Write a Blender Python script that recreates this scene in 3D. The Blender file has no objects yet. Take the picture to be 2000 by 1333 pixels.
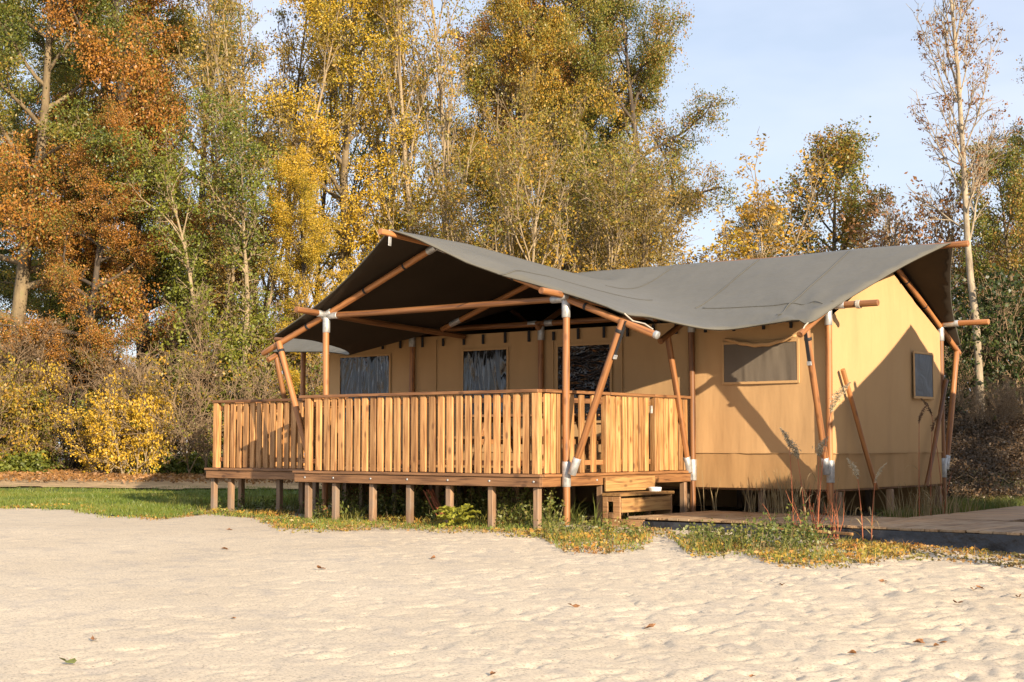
import bpy, bmesh, math, random
import numpy as np
from mathutils import Vector, Matrix, Quaternion
from mathutils.geometry import delaunay_2d_cdt

R = math.radians
S = bpy.context.scene
COL = S.collection
random.seed(4)
RNG = np.random.default_rng(4)

# ------------------------------------------------------------------ camera
TH = R(37.7)                       # the terrace front runs along world X, the camera looks across it
CT, ST = math.cos(TH), math.sin(TH)
CAMX, CAMY, CAMZ = 10.441, -14.045, 1.02
cam_d = bpy.data.cameras.new('camera')
cam_d.sensor_width = 36.0
cam_d.lens = 2922 / 2000 * 36
cam_d.clip_start = 0.1
cam_d.clip_end = 3000
cam = bpy.data.objects.new('camera', cam_d)
COL.objects.link(cam)
cam.location = (CAMX, CAMY, CAMZ)
pitch = math.atan(199 / 2922)
cam.rotation_euler = Vector((-ST * math.cos(pitch), CT * math.cos(pitch), math.sin(pitch))).to_track_quat('-Z', 'Y').to_euler()
S.camera = cam

# ------------------------------------------------------------------ light
SUN_EL = R(17.0)
SUN_TO = Vector((0.922, -0.387, 0)).normalized()      # horizontal direction towards the sun
sun_d = bpy.data.lights.new('sun', 'SUN')
sun_d.energy = 5.0
sun_d.angle = R(0.55)
sun_d.color = (1.0, 0.83, 0.62)
sun = bpy.data.objects.new('sun', sun_d)
COL.objects.link(sun)
sun.location = (40, -25, 30)
ldir = Vector((-SUN_TO.x * math.cos(SUN_EL), -SUN_TO.y * math.cos(SUN_EL), -math.sin(SUN_EL)))
sun.rotation_euler = ldir.to_track_quat('-Z', 'Y').to_euler()

world = bpy.data.worlds.new('World')
S.world = world
world.use_nodes = True
nt = world.node_tree
nt.nodes.clear()
out = nt.nodes.new('ShaderNodeOutputWorld')
bg = nt.nodes.new('ShaderNodeBackground')
sky = nt.nodes.new('ShaderNodeTexSky')
sky.sky_type = 'NISHITA'
sky.sun_disc = False
sky.sun_elevation = SUN_EL
sky.sun_rotation = math.atan2(SUN_TO.x, SUN_TO.y)
sky.air_density = 1.0
sky.dust_density = 0.6
sky.ozone_density = 1.2
bg.inputs['Strength'].default_value = 0.085
tc = nt.nodes.new('ShaderNodeTexCoord')
mp = nt.nodes.new('ShaderNodeMapping')
mp.inputs['Scale'].default_value = (1.0, 1.0, 3.2)
mp.inputs['Rotation'].default_value = (0.25, 0.1, 0.4)
nz = nt.nodes.new('ShaderNodeTexNoise')
nz.inputs['Scale'].default_value = 2.3
nz.inputs['Detail'].default_value = 5
nz.inputs['Roughness'].default_value = 0.55
rp = nt.nodes.new('ShaderNodeValToRGB')
rp.color_ramp.elements[0].position = 0.34
rp.color_ramp.elements[0].color = (0.50, 0.50, 0.50, 1)
rp.color_ramp.elements[1].position = 0.66
rp.color_ramp.elements[1].color = (0.96, 0.96, 0.96, 1)
mix = nt.nodes.new('ShaderNodeMixRGB')
mix.inputs[2].default_value = (6.0, 6.5, 7.9, 1)      # thin high cloud
nt.links.new(tc.outputs['Generated'], mp.inputs['Vector'])
nt.links.new(mp.outputs[0], nz.inputs['Vector'])
nt.links.new(nz.outputs['Fac'], rp.inputs['Fac'])
nt.links.new(rp.outputs['Color'], mix.inputs['Fac'])
nt.links.new(sky.outputs[0], mix.inputs[1])
nt.links.new(mix.outputs[0], bg.inputs['Color'])
nt.links.new(bg.outputs[0], out.inputs['Surface'])

S.view_settings.view_transform = 'Standard'
S.view_settings.look = 'None'
S.view_settings.gamma = 1
S.view_settings.use_curve_mapping = False
S.view_settings.exposure = 0.85
S.cycles.sample_clamp_indirect = 4.0
S.cycles.max_bounces = 6
S.cycles.diffuse_bounces = 1
S.cycles.glossy_bounces = 2
S.cycles.transmission_bounces = 3

# ------------------------------------------------------------------ helpers
def W(lat, dep):
    """a place from its distance to the right of and in front of the viewpoint, in metres"""
    return CAMX + lat * CT - dep * ST, CAMY + lat * ST + dep * CT

def tag(o, label=None, cat=None, group=None, kind=None):
    if label: o['label'] = label
    if cat: o['category'] = cat
    if group: o['group'] = group
    if kind: o['kind'] = kind
    return o

def empty(name, loc, label, cat, group=None):
    o = bpy.data.objects.new(name, None)
    o.empty_display_size = 0.2
    COL.objects.link(o)
    o.location = loc
    return tag(o, label, cat, group)

def link(name, me, mat=None, parent=None, loc=(0, 0, 0), rot=None):
    o = bpy.data.objects.new(name, me)
    COL.objects.link(o)
    if mat is not None and not me.materials:
        me.materials.append(mat)
    o.location = loc
    if rot is not None:
        if isinstance(rot, Quaternion):
            o.rotation_mode = 'QUATERNION'
            o.rotation_quaternion = rot
        else:
            o.rotation_euler = rot
    if parent is not None:
        o.parent = parent
    return o

def np_mesh(name, V, faces_list, smooth=False):
    """V (n,3); faces_list: list of (m,k) index arrays"""
    me = bpy.data.meshes.new(name)
    V = np.asarray(V, dtype=np.float32)
    me.vertices.add(len(V))
    me.vertices.foreach_set('co', V.ravel())
    fl = [np.asarray(f, dtype=np.int32) for f in faces_list if len(f)]
    nl = sum(f.size for f in fl)
    npol = sum(len(f) for f in fl)
    me.loops.add(nl)
    me.loops.foreach_set('vertex_index', np.concatenate([f.ravel() for f in fl]))
    me.polygons.add(npol)
    starts, tot, k = [], [], 0
    for f in fl:
        n, w = f.shape
        starts.append(k + np.arange(n) * w)
        tot.append(np.full(n, w))
        k += n * w
    me.polygons.foreach_set('loop_start', np.concatenate(starts).astype(np.int32))
    me.polygons.foreach_set('loop_total', np.concatenate(tot).astype(np.int32))
    if smooth:
        me.polygons.foreach_set('use_smooth', np.ones(npol, dtype=bool))
    me.update(calc_edges=True)
    return me

_boxes = {}
def box_me(sx, sy, sz, bev=0.004, key=''):
    k = (round(sx, 4), round(sy, 4), round(sz, 4), bev, key)
    if k in _boxes: return _boxes[k]
    bm = bmesh.new()
    bmesh.ops.create_cube(bm, size=1)
    bmesh.ops.scale(bm, vec=(sx, sy, sz), verts=bm.verts)
    if bev:
        bmesh.ops.bevel(bm, geom=bm.edges[:], offset=min(bev, min(sx, sy, sz) * .3), segments=1, affect='EDGES')
    me = bpy.data.meshes.new('box')
    bm.to_mesh(me); bm.free()
    _boxes[k] = me
    return me

def box(name, x0, y0, z0, x1, y1, z1, mat, parent, bev=0.004, rz=0):
    """an axis-aligned board between two world corners, child of an empty at parent.location"""
    p = parent.location if parent is not None else Vector((0, 0, 0))
    q = parent
    while q is not None and q.parent is not None:
        q = q.parent; p = p + q.location
    me = box_me(abs(x1 - x0), abs(y1 - y0), abs(z1 - z0), bev, mat.name)
    return link(name, me, mat, parent, Vector(((x0 + x1) / 2, (y0 + y1) / 2, (z0 + z1) / 2)) - p, (0, 0, rz) if rz else None)

def tube_arrays(pts, rad, sides, base=0, cap=True):
    pts = np.asarray(pts, float); n = len(pts)
    rad = np.broadcast_to(np.asarray(rad, float), (n,))
    tan = np.gradient(pts, axis=0)
    tan /= np.linalg.norm(tan, axis=1)[:, None] + 1e-9
    ref = np.array([1, 0, 0]) if abs(tan[0][0]) < .8 else np.array([0, 1, 0])
    u = np.cross(tan, ref); u /= np.linalg.norm(u, axis=1)[:, None] + 1e-9
    v = np.cross(tan, u)
    a = np.arange(sides) * 2 * math.pi / sides
    V = pts[:, None, :] + rad[:, None, None] * (np.cos(a)[None, :, None] * u[:, None, :] + np.sin(a)[None, :, None] * v[:, None, :])
    V = V.reshape(-1, 3)
    i = np.arange(n - 1)[:, None] * sides; j = np.arange(sides)[None, :]; j2 = (j + 1) % sides
    F = np.stack([i + j, i + j2, i + sides + j2, i + sides + j], -1).reshape(-1, 4) + base
    return V, F

def tubes_mesh(name, polys, sides_fn, smooth=True):
    Vs, Fs, b = [], [], 0
    for pts, rad, lvl in polys:
        V, F = tube_arrays(pts, rad, sides_fn(lvl), b)
        Vs.append(V); Fs.append(F); b += len(V)
    return np_mesh(name, np.concatenate(Vs), [np.concatenate(Fs)], smooth)

def pole(name, a, b, r, mat, parent, sides=14, taper=0.0, wob=0.004):
    """a round wooden pole from a to b (world) with sawn ends, its own local Z along it"""
    a, b = Vector(a), Vector(b)
    L = (b - a).length
    n = max(3, int(L / .25))
    zz = np.linspace(0, L, n)
    ph = random.uniform(0, 6)
    pts = np.stack([wob * np.sin(zz * 2.1 + ph), wob * np.cos(zz * 1.7 + ph), zz], -1)
    rad = r * (1 - taper * zz / L) * (1 + .03 * np.sin(zz * 5 + ph))
    rad[0] *= .94; rad[-1] *= .94
    pts2 = np.concatenate([pts[:1], pts[:1] + [[0, 0, .006]], pts[1:-1], pts[-1:] - [[0, 0, .006]], pts[-1:]])
    rad2 = np.concatenate([rad[:1], rad[:1] * 1.06, rad[1:-1], rad[-1:] * 1.06, rad[-1:]])
    V, F = tube_arrays(pts2, rad2, sides)
    caps = [np.arange(sides)[None, ::-1], (len(V) - sides + np.arange(sides))[None, :]]
    me = np_mesh(name, V, [F] + caps, True)
    for p in list(me.polygons)[-2:]: p.use_smooth = False
    p0 = parent.location if parent is not None else Vector((0, 0, 0))
    o = link(name, me, mat, parent, a - p0, (b - a).to_track_quat('Z', 'Y'))
    return o

def sleeve(name, par, z0, z1, r, mat, sides=14):
    L = z1 - z0
    pts = np.array([[0, 0, z0], [0, 0, z0 + .003], [0, 0, z1 - .003], [0, 0, z1]])
    V, F = tube_arrays(pts, [r * .96, r, r, r * .96], sides)
    me = np_mesh(name, V, [F, np.arange(sides)[None, ::-1], (len(V) - sides + np.arange(sides))[None, :]], True)
    return link(name, me, mat, par)

def kids(o):
    return [c for c in bpy.data.objects if c.parent == o]

# smooth value noise in numpy
def _hash(ix, iy, seed):
    h = (ix.astype(np.int64) * 374761393 + iy.astype(np.int64) * 668265263 + seed * 974711) & 0x7fffffff
    h = ((h ^ (h >> 13)) * 1274126177) & 0x7fffffff
    return ((h ^ (h >> 16)) & 0xffff) / 65535.0
def vnoise(x, y, seed=0):
    x = np.asarray(x, float); y = np.asarray(y, float)
    ix = np.floor(x); iy = np.floor(y); fx = x - ix; fy = y - iy
    fx = fx * fx * (3 - 2 * fx); fy = fy * fy * (3 - 2 * fy)
    a = _hash(ix, iy, seed); b = _hash(ix + 1, iy, seed); c = _hash(ix, iy + 1, seed); d = _hash(ix + 1, iy + 1, seed)
    return (a * (1 - fx) + b * fx) * (1 - fy) + (c * (1 - fx) + d * fx) * fy - .5
def fbm(x, y, oct=3, seed=0):
    s = 0; am = 1
    for i in range(oct):
        s = s + am * vnoise(x * 2 ** i + 17 * i, y * 2 ** i - 9 * i, seed + i); am *= .5
    return s

# ------------------------------------------------------------------ materials
def new_mat(name):
    m = bpy.data.materials.new(name)
    m.use_nodes = True
    n = m.node_tree.nodes; n.clear()
    o = n.new('ShaderNodeOutputMaterial')
    b = n.new('ShaderNodeBsdfPrincipled')
    m.node_tree.links.new(b.outputs[0], o.inputs[0])
    return m, m.node_tree, n, m.node_tree.links, b, o

def ramp(n, stops, interp='LINEAR'):
    r = n.new('ShaderNodeValToRGB')
    r.color_ramp.interpolation = interp
    e = r.color_ramp.elements
    while len(e) > 1: e.remove(e[0])
    e[0].position = stops[0][0]; e[0].color = (*stops[0][1], 1)
    for p, c in stops[1:]:
        x = e.new(p); x.color = (*c, 1)
    return r

def wood_mat(name, c1, c2, cdark, axis='Z', scale=7.0, stretch=0.07, rough=.62, knots=.75, bump=.25, weather=None):
    m, t, n, l, b, o = new_mat(name)
    tc = n.new('ShaderNodeTexCoord'); oi = n.new('ShaderNodeObjectInfo')
    mul = n.new('ShaderNodeVectorMath'); mul.operation = 'SCALE'; mul.inputs['Scale'].default_value = 37.0
    cmb = n.new('ShaderNodeCombineXYZ')
    for i in range(3): l.new(oi.outputs['Random'], cmb.inputs[i])
    l.new(cmb.outputs[0], mul.inputs[0])
    add = n.new('ShaderNodeVectorMath'); add.operation = 'ADD'
    l.new(tc.outputs['Object'], add.inputs[0]); l.new(mul.outputs[0], add.inputs[1])
    mp = n.new('ShaderNodeMapping')
    sc = [1, 1, 1]; sc['XYZ'.index(axis)] = stretch
    mp.inputs['Scale'].default_value = sc
    l.new(add.outputs[0], mp.inputs['Vector'])
    nz = n.new('ShaderNodeTexNoise'); nz.inputs['Scale'].default_value = scale * 5; nz.inputs['Detail'].default_value = 4
    nz.inputs['Distortion'].default_value = .6
    l.new(mp.outputs[0], nz.inputs['Vector'])
    r = ramp(n, [(.3, cdark), (.47, c2), (.62, c1), (.8, tuple(min(1, v * 1.12) for v in c1))])
    l.new(nz.outputs['Fac'], r.inputs['Fac'])
    # per-board tone
    hs = n.new('ShaderNodeHueSaturation')
    mr = n.new('ShaderNodeMapRange'); mr.inputs['To Min'].default_value = .64; mr.inputs['To Max'].default_value = 1.24
    l.new(oi.outputs['Random'], mr.inputs['Value']); l.new(mr.outputs[0], hs.inputs['Value'])
    l.new(r.outputs['Color'], hs.inputs['Color'])
    # knots
    mp2 = n.new('ShaderNodeMapping'); s2 = [1, 1, 1]; s2['XYZ'.index(axis)] = .45
    mp2.inputs['Scale'].default_value = s2
    l.new(add.outputs[0], mp2.inputs['Vector'])
    vo = n.new('ShaderNodeTexVoronoi'); vo.inputs['Scale'].default_value = 7.5
    l.new(mp2.outputs[0], vo.inputs['Vector'])
    kr = ramp(n, [(.0, (1, 1, 1)), (.10, (.9, .9, .9)), (.2, (0, 0, 0))])
    l.new(vo.outputs['Distance'], kr.inputs['Fac'])
    km = n.new('ShaderNodeMath'); km.operation = 'MULTIPLY'; km.inputs[1].default_value = knots
    l.new(kr.outputs['Color'], km.inputs[0])
    mx = n.new('ShaderNodeMixRGB'); mx.inputs[2].default_value = (*[v * .55 for v in cdark], 1)
    l.new(km.outputs[0], mx.inputs['Fac']); l.new(hs.outputs[0], mx.inputs[1])
    last = mx
    if weather:
        nw = n.new('ShaderNodeTexNoise'); nw.inputs['Scale'].default_value = 2.2; nw.inputs['Detail'].default_value = 5
        l.new(add.outputs[0], nw.inputs['Vector'])
        rw = ramp(n, [(.45, (0, 0, 0)), (.62, (.8, .8, .8))])
        l.new(nw.outputs['Fac'], rw.inputs['Fac'])
        mw = n.new('ShaderNodeMixRGB'); mw.inputs[2].default_value = (*weather, 1)
        l.new(rw.outputs['Color'], mw.inputs['Fac']); l.new(last.outputs[0], mw.inputs[1]); last = mw
    l.new(last.outputs[0], b.inputs['Base Color'])
    b.inputs['Roughness'].default_value = rough
    bp = n.new('ShaderNodeBump'); bp.inputs['Strength'].default_value = bump; bp.inputs['Distance'].default_value = .004
    l.new(nz.outputs['Fac'], bp.inputs['Height']); l.new(bp.outputs[0], b.inputs['Normal'])
    return m

def canvas_mat(name, col, col2, rough=.85, wave=True, trans=0.0, dirt=None):
    m, t, n, l, b, o = new_mat(name)
    tc = n.new('ShaderNodeTexCoord')
    nz = n.new('ShaderNodeTexNoise'); nz.inputs['Scale'].default_value = 1.3; nz.inputs['Detail'].default_value = 6; nz.inputs['Roughness'].default_value = .6
    l.new(tc.outputs['Object'], nz.inputs['Vector'])
    r = ramp(n, [(.3, col2), (.65, col)])
    l.new(nz.outputs['Fac'], r.inputs['Fac'])
    last = r.outputs['Color']
    if dirt:
        sx = n.new('ShaderNodeSeparateXYZ'); l.new(tc.outputs['Object'], sx.inputs[0])
        n2 = n.new('ShaderNodeTexNoise'); n2.inputs['Scale'].default_value = 3.0; n2.inputs['Detail'].default_value = 6
        mp = n.new('ShaderNodeMapping'); mp.inputs['Scale'].default_value = (1, 1, .25)
        l.new(tc.outputs['Object'], mp.inputs['Vector']); l.new(mp.outputs[0], n2.inputs['Vector'])
        rd = ramp(n, [(.5, (0, 0, 0)), (.72, (.45, .45, .45))]); l.new(n2.outputs['Fac'], rd.inputs['Fac'])
        mx = n.new('ShaderNodeMixRGB'); mx.inputs[2].default_value = (*dirt, 1)
        l.new(rd.outputs['Color'], mx.inputs['Fac']); l.new(last, mx.inputs[1]); last = mx.outputs[0]
    l.new(last, b.inputs['Base Color'])
    b.inputs['Roughness'].default_value = rough
    if 'Specular IOR Level' in b.inputs: b.inputs['Specular IOR Level'].default_value = .25
    if wave:
        mp = n.new('ShaderNodeMapping'); mp.inputs['Scale'].default_value = (2.2, 2.2, .5)
        l.new(tc.outputs['Object'], mp.inputs['Vector'])
        n3 = n.new('ShaderNodeTexNoise'); n3.inputs['Scale'].default_value = 1.6; n3.inputs['Detail'].default_value = 3
        l.new(mp.outputs[0], n3.inputs['Vector'])
        n4 = n.new('ShaderNodeTexNoise'); n4.inputs['Scale'].default_value = 260; n4.inputs['Detail'].default_value = 1
        l.new(tc.outputs['Object'], n4.inputs['Vector'])
        b1 = n.new('ShaderNodeBump'); b1.inputs['Strength'].default_value = .35; b1.inputs['Distance'].default_value = .05
        l.new(n3.outputs['Fac'], b1.inputs['Height'])
        b2 = n.new('ShaderNodeBump'); b2.inputs['Strength'].default_value = .15; b2.inputs['Distance'].default_value = .002
        l.new(n4.outputs['Fac'], b2.inputs['Height']); l.new(b1.outputs[0], b2.inputs['Normal'])
        l.new(b2.outputs[0], b.inputs['Normal'])
    return m

def plain_mat(name, col, rough=.5, metal=0.0, noise=.15, nscale=20, bump=0):
    m, t, n, l, b, o = new_mat(name)
    tc = n.new('ShaderNodeTexCoord')
    nz = n.new('ShaderNodeTexNoise'); nz.inputs['Scale'].default_value = nscale; nz.inputs['Detail'].default_value = 4
    l.new(tc.outputs['Object'], nz.inputs['Vector'])
    r = ramp(n, [(.3, tuple(v * (1 - noise) for v in col)), (.7, tuple(min(1, v * (1 + noise)) for v in col))])
    l.new(nz.outputs['Fac'], r.inputs['Fac']); l.new(r.outputs['Color'], b.inputs['Base Color'])
    b.inputs['Roughness'].default_value = rough; b.inputs['Metallic'].default_value = metal
    if bump:
        bp = n.new('ShaderNodeBump'); bp.inputs['Strength'].default_value = bump; bp.inputs['Distance'].default_value = .02
        l.new(nz.outputs['Fac'], bp.inputs['Height']); l.new(bp.outputs[0], b.inputs['Normal'])
    return m

def leaf_mat(name, stops, clump=.5, cscale=.45, trans=.35, rough=.6):
    """colour of each leaf from its own random value and a slow drift through the crown"""
    m, t, n, l, b, o = new_mat(name)
    g = n.new('ShaderNodeNewGeometry'); tc = n.new('ShaderNodeTexCoord'); oi = n.new('ShaderNodeObjectInfo')
    ad = n.new('ShaderNodeVectorMath'); ad.operation = 'ADD'
    l.new(tc.outputs['Object'], ad.inputs[0]); l.new(oi.outputs['Location'], ad.inputs[1])
    nz = n.new('ShaderNodeTexNoise'); nz.inputs['Scale'].default_value = cscale; nz.inputs['Detail'].default_value = 3
    l.new(ad.outputs[0], nz.inputs['Vector'])
    mr = n.new('ShaderNodeMapRange'); mr.inputs['From Min'].default_value = .28; mr.inputs['From Max'].default_value = .72
    l.new(nz.outputs['Fac'], mr.inputs['Value'])
    mx = n.new('ShaderNodeMixRGB'); mx.inputs['Fac'].default_value = clump
    l.new(g.outputs['Random Per Island'], mx.inputs[1]); l.new(mr.outputs[0], mx.inputs[2])
    r = ramp(n, stops)
    l.new(mx.outputs[0], r.inputs['Fac'])
    n.remove(b)
    d = n.new('ShaderNodeBsdfDiffuse'); tr = n.new('ShaderNodeBsdfTranslucent'); gl = n.new('ShaderNodeBsdfGlossy')
    gl.inputs['Roughness'].default_value = .45
    ms = n.new('ShaderNodeMixShader'); ms.inputs['Fac'].default_value = trans
    m2 = n.new('ShaderNodeMixShader'); m2.inputs['Fac'].default_value = .035
    for s_ in (d, tr): l.new(r.outputs['Color'], s_.inputs['Color'])
    l.new(d.outputs[0], ms.inputs[1]); l.new(tr.outputs[0], ms.inputs[2])
    l.new(ms.outputs[0], m2.inputs[1]); l.new(gl.outputs[0], m2.inputs[2])
    l.new(m2.outputs[0], o.inputs[0])
    return m

M = {}
M['slat'] = wood_mat('larch_board', (.56, .30, .115), (.43, .21, .07), (.22, .09, .027))
M['fascia'] = wood_mat('stained_board', (.29, .145, .062), (.22, .108, .045), (.115, .053, .023), axis='X')
M['fascia_y'] = wood_mat('stained_side_board', (.36, .17, .06), (.28, .125, .045), (.14, .06, .022), axis='Y')
M['cap_x'] = wood_mat('stained_cap', (.36, .17, .065), (.27, .12, .045), (.13, .055, .02), axis='X')
M['plank_x'] = wood_mat('deck_plank', (.34, .18, .08), (.27, .135, .06), (.14, .065, .03), axis='X')
M['step_y'] = wood_mat('step_board', (.46, .27, .10), (.37, .20, .07), (.19, .09, .035), axis='Y')
M['step_x'] = wood_mat('step_side_board', (.36, .20, .09), (.28, .145, .06), (.14, .07, .03), axis='X')
M['stilt'] = wood_mat('stilt_wood', (.35, .215, .12), (.28, .165, .09), (.15, .085, .048), weather=(.24, .18, .13))
M['pole'] = wood_mat('stained_pole', (.40, .175, .060), (.31, .128, .042), (.14, .055, .02), scale=5, stretch=.05, rough=.5, knots=.5, bump=.3)
M['walk_y'] = wood_mat('walkway_plank', (.40, .26, .14), (.32, .20, .10), (.18, .105, .05), axis='Y', knots=.4, weather=(.38, .27, .16))
M['walk_x'] = wood_mat('walkway_cross_plank', (.42, .28, .155), (.34, .215, .115), (.20, .12, .06), axis='X', knots=.4, weather=(.40, .29, .175))
M['fly'] = canvas_mat('grey_canvas', (.142, .133, .106), (.127, .119, .094), rough=.5, wave=True)
M['wall'] = canvas_mat('tan_canvas', (.565, .352, .165), (.53, .325, .150), dirt=(.46, .28, .13))
M['underside_shade'] = canvas_mat('painted_underside_shade', (.040, .029, .019), (.030, .022, .014), rough=.8, wave=False)  # near-black colour paints in the shade under the roof
M['skirt'] = canvas_mat('ochre_canvas', (.48, .285, .125), (.44, .26, .112), dirt=(.25, .15, .06))
M['hem'] = canvas_mat('canvas_hem', (.58, .358, .166), (.54, .33, .152), wave=False)
M['metal'] = plain_mat('galvanised_steel', (.46, .46, .45), rough=.48, metal=.5, noise=.3, nscale=18)
M['strap'] = plain_mat('black_webbing', (.015, .015, .017), rough=.7)
M['rope'] = plain_mat('pale_rope', (.45, .40, .32), rough=.9, noise=.3, nscale=80)
M['dark'] = plain_mat('dark_void', (.012, .011, .010), rough=.95)
M['liner'] = plain_mat('black_liner', (.022, .022, .024), rough=.38, nscale=9, bump=.9, noise=.5)
M['tub'] = plain_mat('white_tub', (.75, .75, .72), rough=.4, noise=.04)

# ------------------------------------------------------------------ ground
def g_base(lat, dep):
    lat = np.asarray(lat, float); dep = np.asarray(dep, float)
    z = np.where(dep < 17.5, -.45 * (1 - dep / 17.5), 0.0)
    z = np.where(dep < 0, -.45 + .02 * dep, z)
    z = np.maximum(z, -2.5)
    z = z + .35 * np.clip((dep - 30) / 8, 0, 1)
    z = z + .06 * fbm(lat * .25, dep * .25, 3, 3) * (.25 + .75 * np.clip((np.abs(dep - 18.5) - 6) / 5, 0, 1))
    # earth bank on the right, behind the walkways
    b = np.clip((dep - 24.5) / 4.0, 0, 1) * np.clip((lat - 6.3) / 1.6, 0, 1)
    b = b * b * (3 - 2 * b)
    z = z + b * (1.25 + .5 * fbm(lat * .9, dep * .9, 3, 11))
    # a dip on the right of the beach
    z = z - .07 * np.clip((lat - 3.0) / 2.5, 0, 1) * np.clip((17.5 - dep) / 3, 0, 1)
    return z
def to_ld(x, y):
    dx = np.asarray(x) - CAMX; dy = np.asarray(y) - CAMY
    return dx * CT + dy * ST, -dx * ST + dy * CT
def gz(x, y):
    return g_base(*to_ld(x, y))

def grow_axis(lo, hi, step, far, fac=1.35):
    a = list(np.arange(lo, hi + 1e-6, step))
    s = step; v = a[-1]
    while v < far[1]:
        s *= fac; v += s; a.append(v)
    s = step; v = a[0]; pre = []
    while v > far[0]:
        s *= fac; v -= s; pre.append(v)
    return np.array(pre[::-1] + a)

VERGE = np.array([(-14, 24.2), (-8.02, 23.55), (-6.71, 23.1), (-5.65, 20.8), (-4.61, 20.4), (-4.34, 21.6), (-3.49, 20.4), (-2.64, 17.9), (-2.09, 17.8), (-1.62, 18.3),
                  (-.9, 17.7), (-.24, 17.6), (.34, 16.8), (.52, 15.4), (1.3, 15.4), (1.56, 16.9), (1.87, 16.6), (1.72, 14.7), (2.24, 14.8),
                  (2.43, 13.9), (3.02, 14.0), (3.93, 14.9), (4.44, 14.9), (4.87, 14.1), (9, 14.0)])
def verge_dep(lat):
    return np.interp(lat, VERGE[:, 0], VERGE[:, 1])

LA = grow_axis(-7.0, 6.2, .030, (-900, 900), 1.32)
DE = grow_axis(7.0, 17.6, .030, (-400, 1500), 1.32)
def refine(ax, lo, hi, step):
    keep = ax[(ax < lo) | (ax > hi)]
    return np.unique(np.concatenate([keep, np.arange(lo, hi, step)]))
LA = refine(refine(LA, -17.0, -7.03, .25), 6.23, 12.0, .25)
DE = refine(DE, 17.63, 36.0, .2)
LL, DD = np.meshgrid(LA, DE)
Z = g_base(LL, DD)
near = ((LL > -7.2) & (LL < 6.5) & (DD > 6.5) & (DD < 24)).astype(float) * np.clip((DD - 5) / 2, 0, 1)
Z = Z + near * (.010 * fbm(LL * .6, DD * .6, 2, 21) + .0015 * fbm(LL * 2.6 + DD * .8, DD * 2.6, 2, 31))
rough_k = np.clip(.35 + (LL + 3.5) / 9 + (13 - DD) / 22, .15, 1.15)
Z = Z + near * rough_k * .0045 * fbm(LL * 7.5 + DD * 1.5, DD * 6.0, 3, 41)
# trodden dents: long scuffs with one steep side and one gentle side
for i in range(9500):
    la = RNG.uniform(-7, 6.2); de = RNG.uniform(6.8, 18.5)
    k = .16 + max(0, (la + 3.2) / 9.0) + max(0, (12.5 - de) / 20)
    if RNG.uniform() > k * .95: continue
    ang = math.pi / 2 - RNG.normal(.35, .45)            # long axis mostly up the beach
    if RNG.uniform() < .18: ang = RNG.uniform(0, math.pi)
    a = RNG.uniform(.05, .13); b_ = RNG.uniform(.030, .052) * (1.5 if RNG.uniform() < .12 else 1); dpt = RNG.uniform(.003, .019) * min(1.45, k + .25)
    i0, i1 = np.searchsorted(LA, la - .45), np.searchsorted(LA, la + .45)
    j0, j1 = np.searchsorted(DE, de - .45), np.searchsorted(DE, de + .45)
    x = LL[j0:j1, i0:i1] - la; y = DD[j0:j1, i0:i1] - de
    u = (x * math.cos(ang) + y * math.sin(ang)) / a; v = (x * math.sin(ang) - y * math.cos(ang)) / b_
    v = v + .25 * np.sin(u * 2 + i)
    prof = np.where(v > .35, np.clip((1.0 - v) / .65, 0, 1), np.clip((v + 1.7) / 2.05, 0, 1))
    prof = prof * prof * (3 - 2 * prof)
    Z[j0:j1, i0:i1] -= dpt * prof * np.exp(-(u * u) ** 1.5)
    Z[j0:j1, i0:i1] += dpt * .12 * np.exp(-(v - 1.5) ** 2 * 5 - u * u)
XX, YY = CAMX + LL * CT - DD * ST, CAMY + LL * ST + DD * CT
nr, nc = LL.shape
ii = np.arange(nr - 1)[:, None] * nc; jj = np.arange(nc - 1)[None, :]
GF = np.stack([ii + jj, ii + jj + 1, ii + nc + jj + 1, ii + nc + jj], -1).reshape(-1, 4)
me = np_mesh('ground', np.stack([XX, YY, Z], -1).reshape(-1, 3), [GF], True)
m, t, n, l, b, o = new_mat('pale_sand')
tc = n.new('ShaderNodeTexCoord')
n1 = n.new('ShaderNodeTexNoise'); n1.inputs['Scale'].default_value = .5; n1.inputs['Detail'].default_value = 6
n2 = n.new('ShaderNodeTexNoise'); n2.inputs['Scale'].default_value = 52; n2.inputs['Detail'].default_value = 4; n2.inputs['Roughness'].default_value = .75
n3 = n.new('ShaderNodeTexNoise'); n3.inputs['Scale'].default_value = 14; n3.inputs['Detail'].default_value = 5; n3.inputs['Roughness'].default_value = .65
for q in (n1, n2, n3): l.new(tc.outputs['Object'], q.inputs['Vector'])
r1 = ramp(n, [(.35, (.60, .497, .358)), (.65, (.66, .552, .402))]); l.new(n1.outputs['Fac'], r1.inputs['Fac'])
r2 = ramp(n, [(.33, (.30, .30, .33)), (.46, (.90, .90, .90)), (.68, (1.10, 1.10, 1.09))]); l.new(n2.outputs['Fac'], r2.inputs['Fac'])
n5 = n.new('ShaderNodeTexNoise'); n5.inputs['Scale'].default_value = 3.2; n5.inputs['Detail'].default_value = 7; n5.inputs['Roughness'].default_value = .72
l.new(tc.outputs['Object'], n5.inputs['Vector'])
r5 = ramp(n, [(.50, (0, 0, 0)), (.66, (.55, .55, .55))]); l.new(n5.outputs['Fac'], r5.inputs['Fac'])
m5 = n.new('ShaderNodeMixRGB'); m5.inputs[2].default_value = (.40, .355, .305, 1)        # coarser grey grit
l.new(r5.outputs['Color'], m5.inputs['Fac']); l.new(r1.outputs['Color'], m5.inputs[1])
mx = n.new('ShaderNodeMixRGB'); mx.blend_type = 'MULTIPLY'; mx.inputs['Fac'].default_value = .85
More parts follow.
